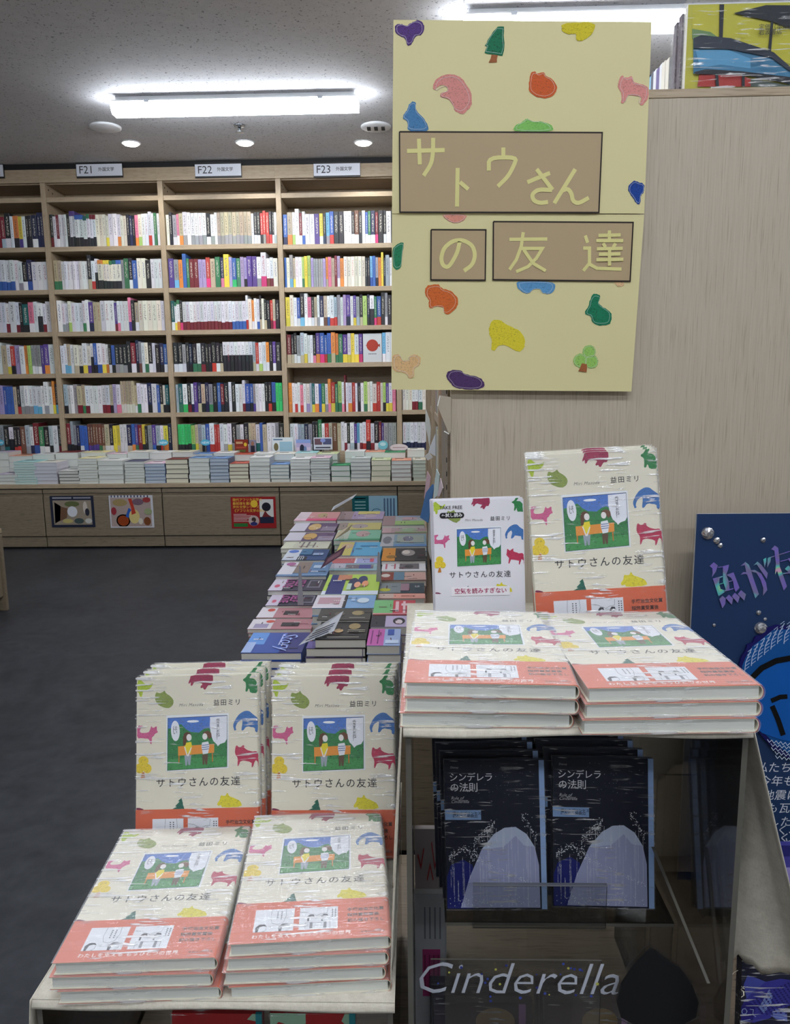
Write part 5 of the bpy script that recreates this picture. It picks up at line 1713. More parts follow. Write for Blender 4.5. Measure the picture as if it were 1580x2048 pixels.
def add_cover_art(t):
    z = BT + 0.00012
    for nm, col, pts in ANIMALS:
        P_ = rough(chaikin([A(*p) for p in pts], True, 0 if 'fir' in nm else 1), 0.0002, 0.0022)
        crayon_part(nm, [(P_, col)], t, z)
    crayon_part('yellow_tree_drawing', [([A(*p) for p in c], (222, 196, 60)) for c in YT] + [([A(*p) for p in [(192, 1232), (216, 1230), (224, 1302), (168, 1304)]], (196, 124, 52))], t, z)
    # framed picture
    b = MB(); b.prism([A(*p) for p in [(482, 640), (1160, 632), (1146, 1210), (460, 1232)]], 0.00008, (226, 230, 234), z=z)
    fr = b.build('framed_picture', M_PRINT, t)
    z += 0.0001
    ip = [A(*p) for p in [(498, 668), (1143, 655), (1128, 1195), (472, 1218)]]
    sky = (82, 122, 196); grn = (58, 128, 76)
    crayon_part('sky_drawing', [(ip, sky)], fr, z, M_CRAYON)
    z += 0.0001
    g1 = [(496, 780), (560, 770), (640, 735), (690, 790), (740, 820), (830, 830), (880, 795), (930, 780), (960, 800), (1010, 950), (1060, 950), (1133, 900), (1128, 1195), (472, 1218)]
    crayon_part('hedge_drawing', [([A(*p) for p in g1], grn), ([A(*p) for p in [(478, 1100), (1130, 1085), (1128, 1195), (472, 1218)]], (72, 146, 84))], fr, z, M_CRAYON)
    z += 0.00025
    sh = [([A(*p) for p in [(598, 970), (995, 952), (990, 1045), (596, 1068)]], (222, 146, 62)),
          ([A(*p) for p in [(600, 1062), (612, 1062), (606, 1145), (596, 1145)]], (196, 120, 50)), ([A(*p) for p in [(966, 1050), (978, 1050), (976, 1138), (966, 1138)]], (196, 120, 50)),
          ([A(*p) for p in disc(770, 709, 66, 13)], (232, 236, 240)),
          ([A(*p) for p in disc(575, 805, 48, 108, 22) + [(592, 920), (575, 895)][:0]], (226, 228, 236)),
          ([A(*p) for p in [(958, 668), (1141, 660), (1136, 900), (1110, 940), (1060, 955), (1032, 978), (1022, 958), (985, 920), (962, 860), (952, 760)]], (226, 228, 236))]
    crayon_part('bench_and_balloons', sh, fr, z, M_PRINT)
    z += 0.0004
    p1_ = [([A(*p) for p in [(665, 1065), (742, 1062), (725, 1168), (705, 1168), (700, 1110), (690, 1172), (672, 1172)]], (150, 160, 172)),
           ([A(*p) for p in [(672, 935), (745, 925), (750, 970), (735, 1045), (690, 1050), (670, 985)]], (224, 206, 50)),
           ([A(*p) for p in [(664, 975), (676, 975), (700, 1062), (740, 980), (748, 985), (712, 1075), (690, 1072)]], (226, 222, 220)),
           ([A(*p) for p in [(700, 818), (735, 830), (750, 860), (700, 900), (680, 960), (655, 962), (655, 880), (670, 835)]], (96, 66, 50)),
           ([A(*p) for p in disc(722, 878, 28, 36, 16)], (228, 224, 222))]
    crayon_part('seated_figure', p1_, fr, z, M_PRINT)
    p2_ = [([A(*p) for p in [(862, 1062), (925, 1058), (912, 1165), (892, 1165), (885, 1110), (880, 1168), (862, 1165)]], (96, 74, 58)),
           ([A(*p) for p in [(862, 935), (930, 925), (942, 975), (925, 1050), (868, 1058), (855, 985)]], (224, 226, 232)),
           ([A(*p) for p in [(860, 962), (936, 955), (937, 962), (860, 969)]], (70, 96, 150)), ([A(*p) for p in [(858, 984), (938, 977), (938, 984), (858, 991)]], (70, 96, 150)), ([A(*p) for p in [(860, 1006), (935, 999), (935, 1006), (860, 1013)]], (70, 96, 150)),
           ([A(*p) for p in [(868, 860), (885, 825), (930, 812), (965, 835), (970, 875), (940, 905), (915, 850), (880, 852)]], (110, 76, 58)),
           ([A(*p) for p in disc(895, 872, 27, 34, 16)], (228, 224, 222))]
    crayon_part('seated_figure', p2_, fr, z, M_PRINT)
    b = MB()
    for q in ribbon(ip + [ip[0]], 0.0004):
        b.prism(q, 0.00008, (40, 50, 70), z=z + 0.0001)
    b.build('picture_outline', M_PRINT, fr)
    zt_ = z + 0.0006
    x_, y_ = A(572, 800)
    lettering('balloon_lettering', vtext('はい'), 0.0062, (60, 60, 70), fr, (x_, y_, zt_), line=0.75)
    x_, y_ = A(1040, 800)
    lettering('balloon_lettering', vtext('歩きましたね！'), 0.0048, (60, 60, 70), fr, (x_, y_, zt_), line=0.72)
    # lettering on the cover
    zc = BT + 0.0002
    x_, y_ = A(805, 1352)
    lettering('title_lettering', 'サトウさんの友達', 0.0118, (30, 32, 34), t, (x_, y_, zc), space=1.19, bold=0.006)
    x_, y_ = A(1145, 522)
    lettering('author_lettering', '益田ミリ', 0.0078, (30, 32, 34), t, (x_, y_, zc), space=1.22, bold=0.008)
    x_, y_ = A(752, 535)
    lettering('author_lettering', 'Miri Masuda', 0.0052, (96, 96, 92), t, (x_, y_, zc), space=1.15, shear=0.3)
    # printed band
    zb_ = BT + 0.0010
    for u0_, u1_, k in ((0.135, 0.385, 0), (0.42, 0.665, 1)):
        b = MB()
        b.prism([band_xy(u0_, 0.935), band_xy(u1_, 0.935), band_xy(u1_, 0.79), band_xy(u0_, 0.79)], 0.00008, (222, 224, 230), z=zb_)
        fr2 = b.build('comic_frame', M_PRINT, t)
        ln = (60, 60, 66)
        b = MB()
        f_ = lambda u, v: band_xy(u0_ + (u1_ - u0_) * u, 0.935 - 0.145 * v)
        z2 = zb_ + 0.00015
        if k == 0:
            for cx, fl in ((0.2, 1), (0.78, -1)):
                b.prism([f_(cx - 0.14, 0.0), f_(cx - 0.15, 0.2), f_(cx - 0.06, 0.33), f_(cx + 0.07, 0.33), f_(cx + 0.14, 0.22), f_(cx + 0.05, 0.26), f_(cx - 0.05, 0.22), f_(cx - 0.08, 0.0)], 0.00006, ln, z=z2)
                for q in ribbon([f_(cx + 0.12, 0.2), f_(cx + 0.12, 0.08), f_(cx + 0.03, 0.02), f_(cx + 0.1, 0.0)], 0.0003):
                    b.prism(q, 0.00006, ln, z=z2)
            bl_ = [f_(0.42, 1.0), f_(0.40, 0.6), f_(0.46, 0.36), f_(0.6, 0.3), f_(0.74, 0.4), f_(0.8, 0.7), f_(0.78, 1.0)]
        else:
            for cx in (0.3, 0.66):
                b.prism([f_(cx - 0.09, 0.36), f_(cx - 0.10, 0.58), f_(cx - 0.03, 0.68), f_(cx + 0.07, 0.66), f_(cx + 0.09, 0.56), f_(cx + 0.02, 0.60), f_(cx - 0.04, 0.56), f_(cx - 0.05, 0.36)], 0.00006, ln, z=z2)
                b.prism([f_(cx - 0.03, 0.05), f_(cx - 0.02, 0.32), f_(cx + 0.05, 0.32), f_(cx + 0.05, 0.05)], 0.00006, (130, 130, 136), z=z2)
            bl_ = [f_(0.0, 0.8), f_(0.2, 0.76), f_(0.3, 0.7), f_(0.45, 0.62), f_(0.56, 0.7), f_(0.72, 0.72), f_(0.74, 0.95)]
            for q in ribbon([f_(0.16, 0.05), f_(0.16, 0.3), f_(0.8, 0.3), f_(0.8, 0.05)], 0.0003):
                b.prism(q, 0.00006, ln, z=z2)
        for q in ribbon(bl_, 0.0003):
            b.prism(q, 0.00006, ln, z=z2)
        for j in range(2):
            cx = (0.56 + 0.1 * j) if k == 0 else (0.84 + 0.08 * j)
            for r_ in range(5):
                b.prism([f_(cx, 0.88 - 0.08 * r_), f_(cx + 0.035, 0.88 - 0.08 * r_), f_(cx + 0.035, 0.84 - 0.08 * r_), f_(cx, 0.84 - 0.08 * r_)], 0.00006, ln, z=z2)
        b.build('comic_drawing', M_PRINT, fr2)
    for k, s in enumerate(['手塚治虫文化賞', '短編賞受賞後', '初の描き下ろし']):
        x_, y_ = band_xy(0.725, 0.818 + 0.036 * k)
        lettering('band_lettering', s, 0.0051, (36, 24, 24), t, (x_, y_, zb_), bold=0.018, align='LEFT')
    x_, y_ = band_xy(0.44, 0.965)
    lettering('band_lettering', 'わたしを支える もうひとつの世界', 0.0058, (240, 232, 226), t, (x_, y_, zb_), space=1.08, bold=0.01)
    x_, y_ = band_xy(0.885, 0.966)
    lettering('band_lettering', 'マガジンハウス', 0.0033, (36, 24, 24), t, (x_, y_, zb_), bold=0.02)


plainbk = book_body()
artbk = book_body()
add_cover_art(artbk)
def press(o, parent_z=0.0):
    """keep the printed layers within a third of a millimetre of the cover"""
    base = BT + 0.0001
    if o.location.length > 0:
        o.location.z = base + (o.location.z - base) * 0.4
    elif o.name.split('.')[0] not in ('cover', 'page_block', 'paper_band', 'shrink_wrap'):
        for v in o.data.vertices:
            v.co.z = base + (v.co.z - base) * 0.4
    for c in o.children:
        press(c)


for c_ in artbk.children:
    press(c_)
used = {'a': False, 'p': False}


def put_book(kind, mtx, label, group):
    src = artbk if kind == 'a' else plainbk
    o = src if not used[kind] else copy_tree(src)
    used[kind] = True
    o.rotation_mode = 'XYZ'
    o.matrix_basis = mtx
    return tag(o, label, 'book', group)


def flat_m(x, y, z, yaw=0.0, tilt=0.0):
    return Matrix.Translation((x, y, z)) @ Matrix.Rotation(RAD(yaw), 4, 'Z') @ Matrix.Rotation(RAD(tilt), 4, 'X')


def stand_m(x, y, z, lean, roll=0.0, yaw=0.0):
    return Matrix.Translation((x, y, z)) @ Matrix.Rotation(RAD(yaw), 4, 'Z') @ Matrix.Rotation(RAD(90 - lean), 4, 'X') @ Matrix.Rotation(RAD(roll), 4, 'Z')


def flat_stack(fl, zb, n, offs, yaws, where, group):
    """fl = picture point of the near-left top corner"""
    pitch = BT + 0.0014
    zt_ = zb + n * pitch
    p = at_z(fl[0], fl[1], zt_)
    for k in range(n):
        dx, dy = offs[k]
        pos = {0: 'top'}.get(k, '%s from top' % ORD[k]) if k < n - 1 else 'lowest'
        put_book('a' if k == 0 else 'p', flat_m(p.x + dx, p.y + dy, zb + 0.0010 + (n - 1 - k) * pitch, yaws[k]), 'wrapped cream book with orange band, %s of flat stack %s' % (pos, where), group)


G1 = 'featured books lying flat'
flat_stack((105, 1926), LZ + 0.001, 3, [(0, 0), (-0.004, -0.001), (0.003, -0.002)], [3.5, 2.5, 3.0], 'at left corner', G1)
flat_stack((457, 1889), LZ + 0.001, 4, [(0, 0), (-0.003, -0.001), (-0.006, -0.0015), (-0.001, -0.003)], [5.0, 4.0, 3.5, 4.5], 'beside corner stack', G1)
flat_stack((809, 1364), RZ + 0.001, 3, [(0, 0), (0, -0.001), (-0.004, -0.001)], [-3.0, -2.0, -1.0], 'left on tall riser', G1)
flat_stack((1176, 1376), RZ + 0.001, 3, [(0, 0), (-0.002, -0.001), (-0.004, -0.002)], [2.5, 2.0, 1.5], 'right on tall riser', G1)

G2 = 'featured books standing upright'
def stand_row(tl, y, zb, lean, roll, n, step, where, yaw=0.0):
    """tl: picture point of the front book's lower-left foot"""
    p = at_z(tl[0], tl[1], zb) if tl[1] else None
    a = RAD(90 - lean)
    nrm = Vector((0, -math.sin(a), math.cos(a)))
    for k in range(n):
        off = Vector((0, (BT + 0.0028) / math.sin(a) * k, 0))
        dx, dup = step
        m = stand_m(tl[0] + off.x + dx * k, y + off.y, zb + 0.0024 + (0.0 if k == 0 else dup * k), lean, roll - 0.1 * k, yaw)
        put_book('a', m, 'wrapped cream book standing, %s of %s' % (['front one', 'second', 'third', 'rearmost'][k if k < n - 1 else 3] , where), G2)


def foot(px, py, y, z):
    """x of the picture column px on the plane y at height z"""
    lo, hi = 0.0, 4000.0
    for _ in range(50):
        m_ = (lo + hi) / 2
        if at_y(px, m_, y).z > z:
            lo = m_
        else:
            hi = m_
    return at_y(px, lo, y).x


stand_row((foot(279, 0, 0.838, LZ), 0), 0.838, LZ, 16, 1.5, 3, (0.0035, 0.002), 'the leftmost standing row')
stand_row((foot(547, 0, 0.838, LZ), 0), 0.838, LZ, 16, 0.5, 3, (0.0015, 0.002), 'the standing row beside the linen edge')
stand_row((foot(1073, 0, 0.858, RZ), 0), 0.858, RZ, 11, 3.0, 3, (0.0015, 0.001), 'the standing row on the taller riser')

# ---------------------------------------------------------------- small free booklets
FW, FL, FT = 0.105, 0.148, 0.0022
def booklet():
    t = empty('free_booklet', (0, 0, 0))
    b = MB(); b.box(0, FW, 0, FL, 0, FT, (222, 220, 226)); b.build('pages', M_GLOSS, t)
    return t
bk0 = booklet()
bks = []
xf_ = foot(872, 0, 0.872, RZ + 0.012)
for k in range(5):
    o = bk0 if k == 0 else copy_tree(bk0)
    o.matrix_basis = stand_m(xf_ - 0.0006 * k, 0.872 + (FT + 0.0006) * k, RZ + 0.014 + (0.0012 if k % 2 else 0), 7, 1.0 + 0.15 * k)
    tag(o, 'small white free sample booklet, %s of the row beside the standing books' % ['front one', 'second', 'third', 'fourth', 'rearmost'][k], 'booklet', 'free sample booklets')
    bks.append(o)
t = bks[0]
sc_ = FW / BW
b = MB(); b.box(0.0, FW, 0.0, 0.0, 0, 0) if False else None
zc = FT + 0.0001
for nm, col, pts in ANIMALS:
    P_ = [(p[0] * sc_, p[1] * sc_) for p in rough([A(*p) for p in pts], 0.0003, 0.003)]
    crayon_part(nm, [(P_, col)], t, zc)
crayon_part('yellow_tree_drawing', [([(q[0] * sc_, q[1] * sc_) for q in [A(*p) for p in c]], (222, 196, 60)) for c in YT] + [([(q[0] * sc_, q[1] * sc_) for q in [A(*p) for p in [(192, 1232), (216, 1230), (224, 1302), (168, 1304)]]], (196, 124, 52))], t, zc)
for ch in [c for c in artbk.children if c.name.startswith(('framed_picture', 'title_lettering', 'author_lettering'))]:
    c = ch.copy(); COL.objects.link(c); c.parent = t
    c.scale = (sc_, sc_, 1.0)
    c.location = (ch.location.x * sc_, ch.location.y * sc_, ch.location.z - BT + FT + 0.0001) if ch.location.length > 0 else (0, 0, FT - BT + 0.0001)
    for g in ch.children:
        d = g.copy(); COL.objects.link(d); d.parent = c
lettering('corner_lettering', 'TAKE FREE', 0.0056, (30, 30, 34), t, (0.0205, FL - 0.0085, zc + 0.0002), bold=0.012)
b = MB()
b.prism(disc(0.0105, FL - 0.0175, 0.0033, n=12, a0=math.pi / 2, a1=math.pi * 1.5) + disc(0.0325, FL - 0.0175, 0.0033, n=12, a0=-math.pi / 2, a1=math.pi / 2), 0.0001, (26, 26, 30), z=zc + 0.0003)
pl = b.build('black_pill', M_PRINT, t)
lettering('pill_lettering', '←試し読み', 0.0050, (236, 236, 238), pl, (0.0215, FL - 0.0175, zc + 0.0006), bold=0.015)
b = MB(); b.box(0.019, 0.087, 0.0360, 0.0465, zc + 0.0004, zc + 0.0006, (232, 228, 232)); st = b.build('white_sticker', M_PRINT, t)
lettering('sticker_lettering', '空気を読みすぎない', 0.0068, (168, 34, 88), st, (0.053, 0.0412, zc + 0.0009), bold=0.012)

# ================================================================ INSIDE THE TALL RISER: wrapped navy books in a clear holder
NW, NL, NT = 0.128, 0.187, 0.011
NAVY = (24, 30, 62)
def navy_book(art):
    t = empty('navy_book', (0, 0, 0))
    b = MB(); b.box(0, NW, 0, NL, 0.0, NT, (20, 24, 44)); b.build('cover', M_GLOSS, t)
    b = MB(); b.box(NW - 0.0065, NW + 0.0003, 0.0, NL + 0.0002, NT - 0.0006, NT + 0.0003, (160, 190, 236)); b.build('blue_edge_strip', M_GLOSS, t)
    b = MB(); b.box(0.0, NW + 0.0001, -0.0002, NL + 0.0002, 0.0018, NT - 0.0018, (60, 66, 90)); b.build('page_block', M_PRINT, t)
    b = MB(); b.box(-0.0003, 0.046 if art else 0.004, NL * 0.60, NL * 0.665, NT - 0.0003, NT + 0.0006, (138, 170, 212)); lb = b.build('pale_blue_label', M_PRINT, t)
    if art:
        z = NT + 0.0001
        b = MB()
        # lower half turns to royal blue
        b.prism([(0.001, 0.001), (0.04, 0.001), (0.034, 0.055), (0.022, 0.062), (0.006, 0.055), (0.001, 0.04)], 0.0001, (20, 32, 120), z=z)
        b.build('royal_blue_field', M_GLOSS, t)
        # pale lilac bell-shaped cascade
        z += 0.0002
        bell = [(0.018, 0.002), (0.030, 0.04), (0.046, 0.075), (0.062, 0.094), (0.076, 0.102), (0.090, 0.103), (0.104, 0.094), (0.114, 0.078), (0.119, 0.055), (0.1195, 0.002)]
        b = MB(); b.prism(bell, 0.0001, (172, 177, 214), z=z)
        b.prism([(0.046, 0.075), (0.062, 0.094), (0.076, 0.102), (0.090, 0.103), (0.104, 0.094), (0.114, 0.078), (0.100, 0.080), (0.090, 0.092), (0.074, 0.078)], 0.0001, (196, 208, 232), z=z + 0.00012)
        b.build('lilac_cascade', M_GLOSS, t)
        z += 0.0004
        rs = random.Random(9)
        b = MB()
        def dot(x, y, r, c=(240, 244, 250)):
            b.prism([(x - r, y), (x, y - r), (x + r, y), (x, y + r)], 0.00008, c, z=z)
        for k in range(46):        # dripping threads of glitter
            x = rs.uniform(0.004, 0.118)
            y = rs.uniform(0.03, 0.105) if x > 0.045 else rs.uniform(0.03, 0.07)
            L_ = rs.uniform(0.015, 0.06)
            while L_ > 0 and y > 0.003:
                dot(x + rs.uniform(-0.0002, 0.0002), y, rs.uniform(0.00025, 0.00055))
                y -= 0.0014; L_ -= 0.0014
        for k in range(520):       # drifts of glitter
            a = rs.random()
            sel = rs.random()
            if sel < 0.25:
                x, y = 0.004 + a * 0.04, 0.075 - (a - 0.5) ** 2 * 0.05 + rs.gauss(0, 0.0025)
            elif sel < 0.5:
                x, y = 0.036 + a * 0.028, 0.082 + a * 0.026 + rs.gauss(0, 0.004)
            elif sel < 0.62:
                x, y = 0.098 + a * 0.02, 0.118 - a * 0.03 + rs.gauss(0, 0.005)
            elif sel < 0.8:
                x, y = 0.03 + a * 0.088, 0.066 - a * 0.038 + rs.gauss(0, 0.0018)
            else:
                x, y = 0.004 + a * 0.114, 0.004 + abs(rs.gauss(0, 0.006))
            if 0.002 < x < 0.12 and 0.002 < y < NL - 0.004:
                dot(x, y, rs.uniform(0.0003, 0.0008))
        for k in range(40):
            dot(rs.uniform(0.03, 0.116), rs.uniform(0.13, NL - 0.006), rs.uniform(0.0002, 0.0005), (150, 160, 180))
        b.build('glitter_print', M_PRINT, t)
        zt_ = z + 0.0002
        lettering('title_lettering', 'シンデレラ', 0.0118, (235, 235, 240), t, (0.0340, NL * 0.885, zt_), space=0.92)
        lettering('title_lettering', 'の法則', 0.0125, (235, 235, 240), t, (0.0245, NL * 0.815, zt_), space=0.95)
        lettering('subtitle_lettering', 'Rule of\nCinderella', 0.0056, (190, 190, 198), t, (0.0075, NL * 0.735, zt_), shear=0.3, line=0.8, align='LEFT')
        lettering('publisher_lettering', 'Disney', 0.0038, (170, 172, 182), t, (0.0125, NL * 0.955, zt_), shear=0.2)
        lettering('label_lettering', '憧れのプリンセス\nになれる秘訣32', 0.0046, (26, 34, 66), lb, (0.0095, NL * 0.633, NT + 0.0009), bold=0.015, line=0.75, align='LEFT')
    b = MB(); b.box(-0.001, NW + 0.0012, -0.001, NL + 0.001, -0.0006, NT + 0.0014); b.build('shrink_wrap', M_FILM, t)
    return t


nb_plain, nb_art = navy_book(False), navy_book(True)
first = [True, True]
YN = 0.775
for s, (px, py, roll, where) in enumerate(((893, 1812, 0.4, 'left'), (1103, 1806, -1.0, 'right'))):
    p = at_y(px, py, YN)
    for k in range(4):
        i = 0 if k else 1
        src = nb_art if i else nb_plain
        o = src if first[i] else copy_tree(src)
        first[i] = False
        o.matrix_basis = stand_m(p.x - 0.0035 * k - (0.003 if s else 0) * k, YN + 0.0145 * k, p.z + 0.0008 + 0.003 * k, 13, roll + 0.3 * k) @ Matrix.Scale(0.86, 4)
        tag(o, 'dark blue glittery wrapped book, %s in the %s pocket of the clear holder' % (['front copy', 'second copy', 'third copy', 'rearmost copy'][k], where), 'book', 'navy wrapped books under the tall riser')
    last_p = p
# clear holder
hp = at_y(893, 1820, YN)
t = empty('clear_book_holder', (hp.x + 0.12, YN, PZ), label='clear acrylic holder carrying the two rows of navy books', cat='holder')
og = t.location.copy()
x0_, x1_ = hp.x - 0.002, RXR - 0.008
acr('shelf_sheet', x0_, x1_, YN - 0.016, YN + 0.075, hp.z - 0.007, hp.z - 0.003, t, og)
zl = at_y(1080, 1768, YN - 0.018).z
lx0, lx1 = at_y(946, 1790, YN - 0.018).x, at_y(1213, 1790, YN - 0.018).x
acr('front_lip', lx0, lx1, YN - 0.020, YN - 0.017, hp.z - 0.007, zl, t, og)
b = MB(); b.box(lx0, lx1, YN - 0.0206, YN - 0.0166, zl - 0.0009, zl + 0.0006); b.build('lip_edge', plain('lip_edge_grey', (150, 154, 164), 0.3), t, og)
acr('front_sheet', x0_, x1_, YN - 0.012, YN - 0.009, PZ + 0.0, hp.z - 0.007, t, og)
acr('rear_sheet', x0_, x1_, YN + 0.078, YN + 0.081, PZ, hp.z + 0.12, t, og)
# slanting clear strut seen at the right
a, c = at_y(1306, 1700, 0.76), at_y(1452, 2060, 0.625)
t = empty('slanting_clear_strut', (c.x, c.y, PZ), label='slanting clear acrylic edge crossing the lower right of the riser', cat='stand')
og = t.location.copy()
b = MB()
ex = 0.003
dirv = (c - a).normalized()
c2 = a + dirv * min((a.z - PZ) / -dirv.z, (RXR - 0.012 - a.x) / max(dirv.x, 1e-6))
b.mesh([a, a + Vector((ex, 0, 0)), c2 + Vector((ex, 0, 0)), c2, a + Vector((0, 0.006, 0)), a + Vector((ex, 0.006, 0)), c2 + Vector((ex, 0.006, 0)), c2 + Vector((0, 0.006, 0))],
       [(0, 1, 2, 3), (4, 7, 6, 5), (0, 4, 5, 1), (1, 5, 6, 2), (2, 6, 7, 3), (3, 7, 4, 0)])
b.build('cut_edge', M_ACR_EDGE, t, og)

# ---------------------------------------------------------------- lettering plate and dark ornament in front of the holder
YL = 0.70
p = at_y(862, 1998, YL); q = at_y(1200, 1922, YL)
t = empty('lettering_plate', ((p.x + q.x) / 2, YL, PZ), label='clear plate with white flowery Cinderella lettering', cat='sign')
og = t.location.copy()
acr('plate', p.x, q.x + 0.002, YL, YL + 0.002, PZ, q.z, t, og)
lettering('script_lettering', 'Cinderella', 0.052, (190, 194, 206), t, ((p.x + q.x) / 2 - og[0], -0.0012, (p.z + q.z) / 2 - og[2] + 0.001), (RAD(90), 0, 0), shear=0.28, depth=0.0004, space=0.98, bold=-0.013)
b = MB()
for k in range(26):
    u, v = random.random(), random.random()
    b.prism(disc(p.x + (q.x - p.x) * u - og[0], (p.z - og[2]) + (q.z - p.z) * v, random.uniform(0.0008, 0.0018), n=7), 0.0003, random.choice([(60, 76, 160), (50, 60, 130), (190, 190, 90)]), z=0.0022)
b.xf(Matrix.Rotation(RAD(90), 4, 'X')); b.build('flower_dots', M_PRINT, t)
YO = 0.675
c = at_y(1315, 2040, YO)
t = empty('black_ornament', (c.x, YO, PZ), label='plain black drop-shaped ornament with a clear rim', cat='ornament')
def po(x, y):
    w_ = at_y(x, y, YO); return (w_.x - c.x, w_.z - PZ)
dp = [(1290, 1905), (1300, 1895), (1312, 1900), (1330, 1915), (1360, 1935), (1382, 1965), (1395, 2000), (1390, 2030), (1360, 2046), (1320, 2052), (1270, 2046), (1240, 2030), (1232, 2000), (1242, 1965), (1262, 1935)]
b = MB(); b.prism([po(*k) for k in dp], 0.003); b.xf(Matrix.Rotation(RAD(90), 4, 'X')); b.build('black_plate', M_BLACK, t)
I = inner([po(*k) for k in dp], 1.10)
b = MB(); b.prism(I, 0.0012, z=-0.0014); b.xf(Matrix.Rotation(RAD(90), 4, 'X')); b.build('clear_rim', M_VINYL, t)
b = MB(); b.box(-0.012, 0.012, -0.0008, 0.0004, 0, po(1315, 2046)[1] + 0.004); b.build('stem', M_ACR, t)

# ---------------------------------------------------------------- books low inside the riser
def standing_cover(px0, py0, px1, y, zb, th, base, label, shapes, n=1, group=None, strip=None, wrap=False, lean=8):
    """cover facing us; (px0, py0) its upper left corner"""
    a = at_y(px0, py0, y); c = at_y(px1, py0, y)
    w = c.x - a.x
    out = []
    for k in range(n):
        h = (a.z - zb) / math.cos(RAD(lean)) - 0.004 * k
        t = empty('cover_book', (0, 0, 0))
        b = MB(); b.box(0, w, 0, h, 0, th, base); b.build('block', M_GLOSS, t)
        if strip:
            b = MB(); b.box(w - 0.006, w + 0.0003, 0, h + 0.0002, th - 0.003, th + 0.0004, strip); b.build('spine_strip', M_GLOSS, t)
        if shapes and k == 0:
            for i, (pts, col) in enumerate(shapes):
                b = MB(); b.prism(S(w, h, pts), 0.0001, col, z=th + 0.0001 + 0.00015 * i)
                b.build('cover_print', M_GLOSS, t)
        if wrap:
            b = MB(); b.box(-0.001, w + 0.001, -0.001, h + 0.001, -0.001, th + 0.0016); b.build('shrink_wrap', M_FILM, t)
        t.matrix_basis = stand_m(a.x - 0.002 * k, y - (a.z - zb) * math.tan(RAD(lean)) + 0.020 * k, zb + 0.0012, lean)
        tag(t, label if n == 1 else label + ', ' + ['front copy', 'copy behind it', 'rearmost copy'][k], 'book', group)
    return t


for s, (a_, c_) in enumerate(((868, 1062), (1085, 1262))):
    standing_cover(a_, 1992, c_, 0.80, PZ, 0.012, (48, 40, 56), 'dark plum wrapped book low in the riser, %s stack' % ['left', 'right'][s],
                   [(rect(0.02, 0.5, 0.3, 0.95), (58, 44, 62)), (disc(0.62, 0.72, 0.2, 0.2), (150, 124, 84)), (rect(0.86, 0.93, 0.0, 0.98), (150, 108, 168))], 3, 'plum wrapped books low in the riser', wrap=True)
standing_cover(829, 1779, 892, 0.86, PZ, 0.010, (176, 178, 184), 'white book with a magenta label seen through the riser', [(rect(0.24, 0.80, 0.22, 0.58), (176, 70, 124))] + [(rect(0.3 + 0.16 * k, 0.34 + 0.16 * k, 0.66, 0.9), (110, 112, 122)) for k in range(4)] + [(rect(0.3 + 0.14 * k, 0.33 + 0.14 * k, 0.26, 0.54), (120, 40, 84)) for k in range(4)], lean=3)
standing_cover(829, 1652, 890, 0.98, PZ, 0.010, (186, 176, 176), 'pale pink book with red scribbled writing behind the riser side', [(rect(0, 1, 0.0, 0.38), (60, 58, 58)), (rect(0.0, 1, 0.38, 0.42), (120, 118, 114))] + [(q_, (176, 60, 66)) for q_ in ribbon([(0.1, 0.8), (0.2, 0.7), (0.3, 0.85)], 0.03) + ribbon([(0.55, 0.9), (0.65, 0.7), (0.8, 0.86)], 0.03) + ribbon([(0.4, 0.6), (0.5, 0.72), (0.6, 0.6)], 0.03)], lean=3)
# red covered books under the lower riser
for s, (a_, c_, nm) in enumerate(((352, 528, 'left'), (545, 712, 'right'))):
    standing_cover(a_, 2008, c_, 0.70, PZ, 0.014, (150, 30, 32), 'red and sea-green picture book under the lower riser, %s one' % nm,
                   [([(0.0, 1.0), (0.42, 1.0), (0.42, 0.93), (0.3, 0.9), (0.1, 0.94), (0.0, 0.88)], (140, 176, 150)), ([(0.88, 1.0), (1.0, 1.0), (1.0, 0.86), (0.84, 0.95)], (140, 176, 150))] if s else [([(0.9, 1.0), (1.0, 1.0), (1.0, 0.94), (0.84, 0.96)], (140, 176, 150))],
                   1, 'red picture books under the lower riser', strip=(30, 120, 130), wrap=True, lean=4)

# ================================================================ BLUE SIGN BOARD AT THE RIGHT
YB = 1.13
bl_ = at_y(1394, 1028, YB)
BXR = 0.86
t = empty('blue_sign_board', ((bl_.x + BXR) / 2, YB, PZ), label='dark blue sign board with holographic lettering, gems and big blue fish', cat='sign')
og = t.location.copy()
b = MB(); b.box(bl_.x, BXR, YB, YB + 0.005, PZ, bl_.z, (36, 58, 96), cols={5: (190, 192, 196), 1: (190, 192, 196)}); b.build('board', M_PRINT, t, og)
def PBd(px, py):
    q_ = at_y(px, py, YB); return (q_.x - og[0], q_.z - og[2])
mb_ = Matrix.Rotation(RAD(90), 4, 'X')
def bpart(name, lst, z, mat=None, h=0.0003, parent=None):
    b = MB()
    for i, (pts, col) in enumerate(lst):
        b.prism([PBd(*p_) for p_ in pts], h, col, z=z + 0.0002 * i)
    b.xf(mb_)
    return b.build(name, mat or M_PRINT, parent or t)
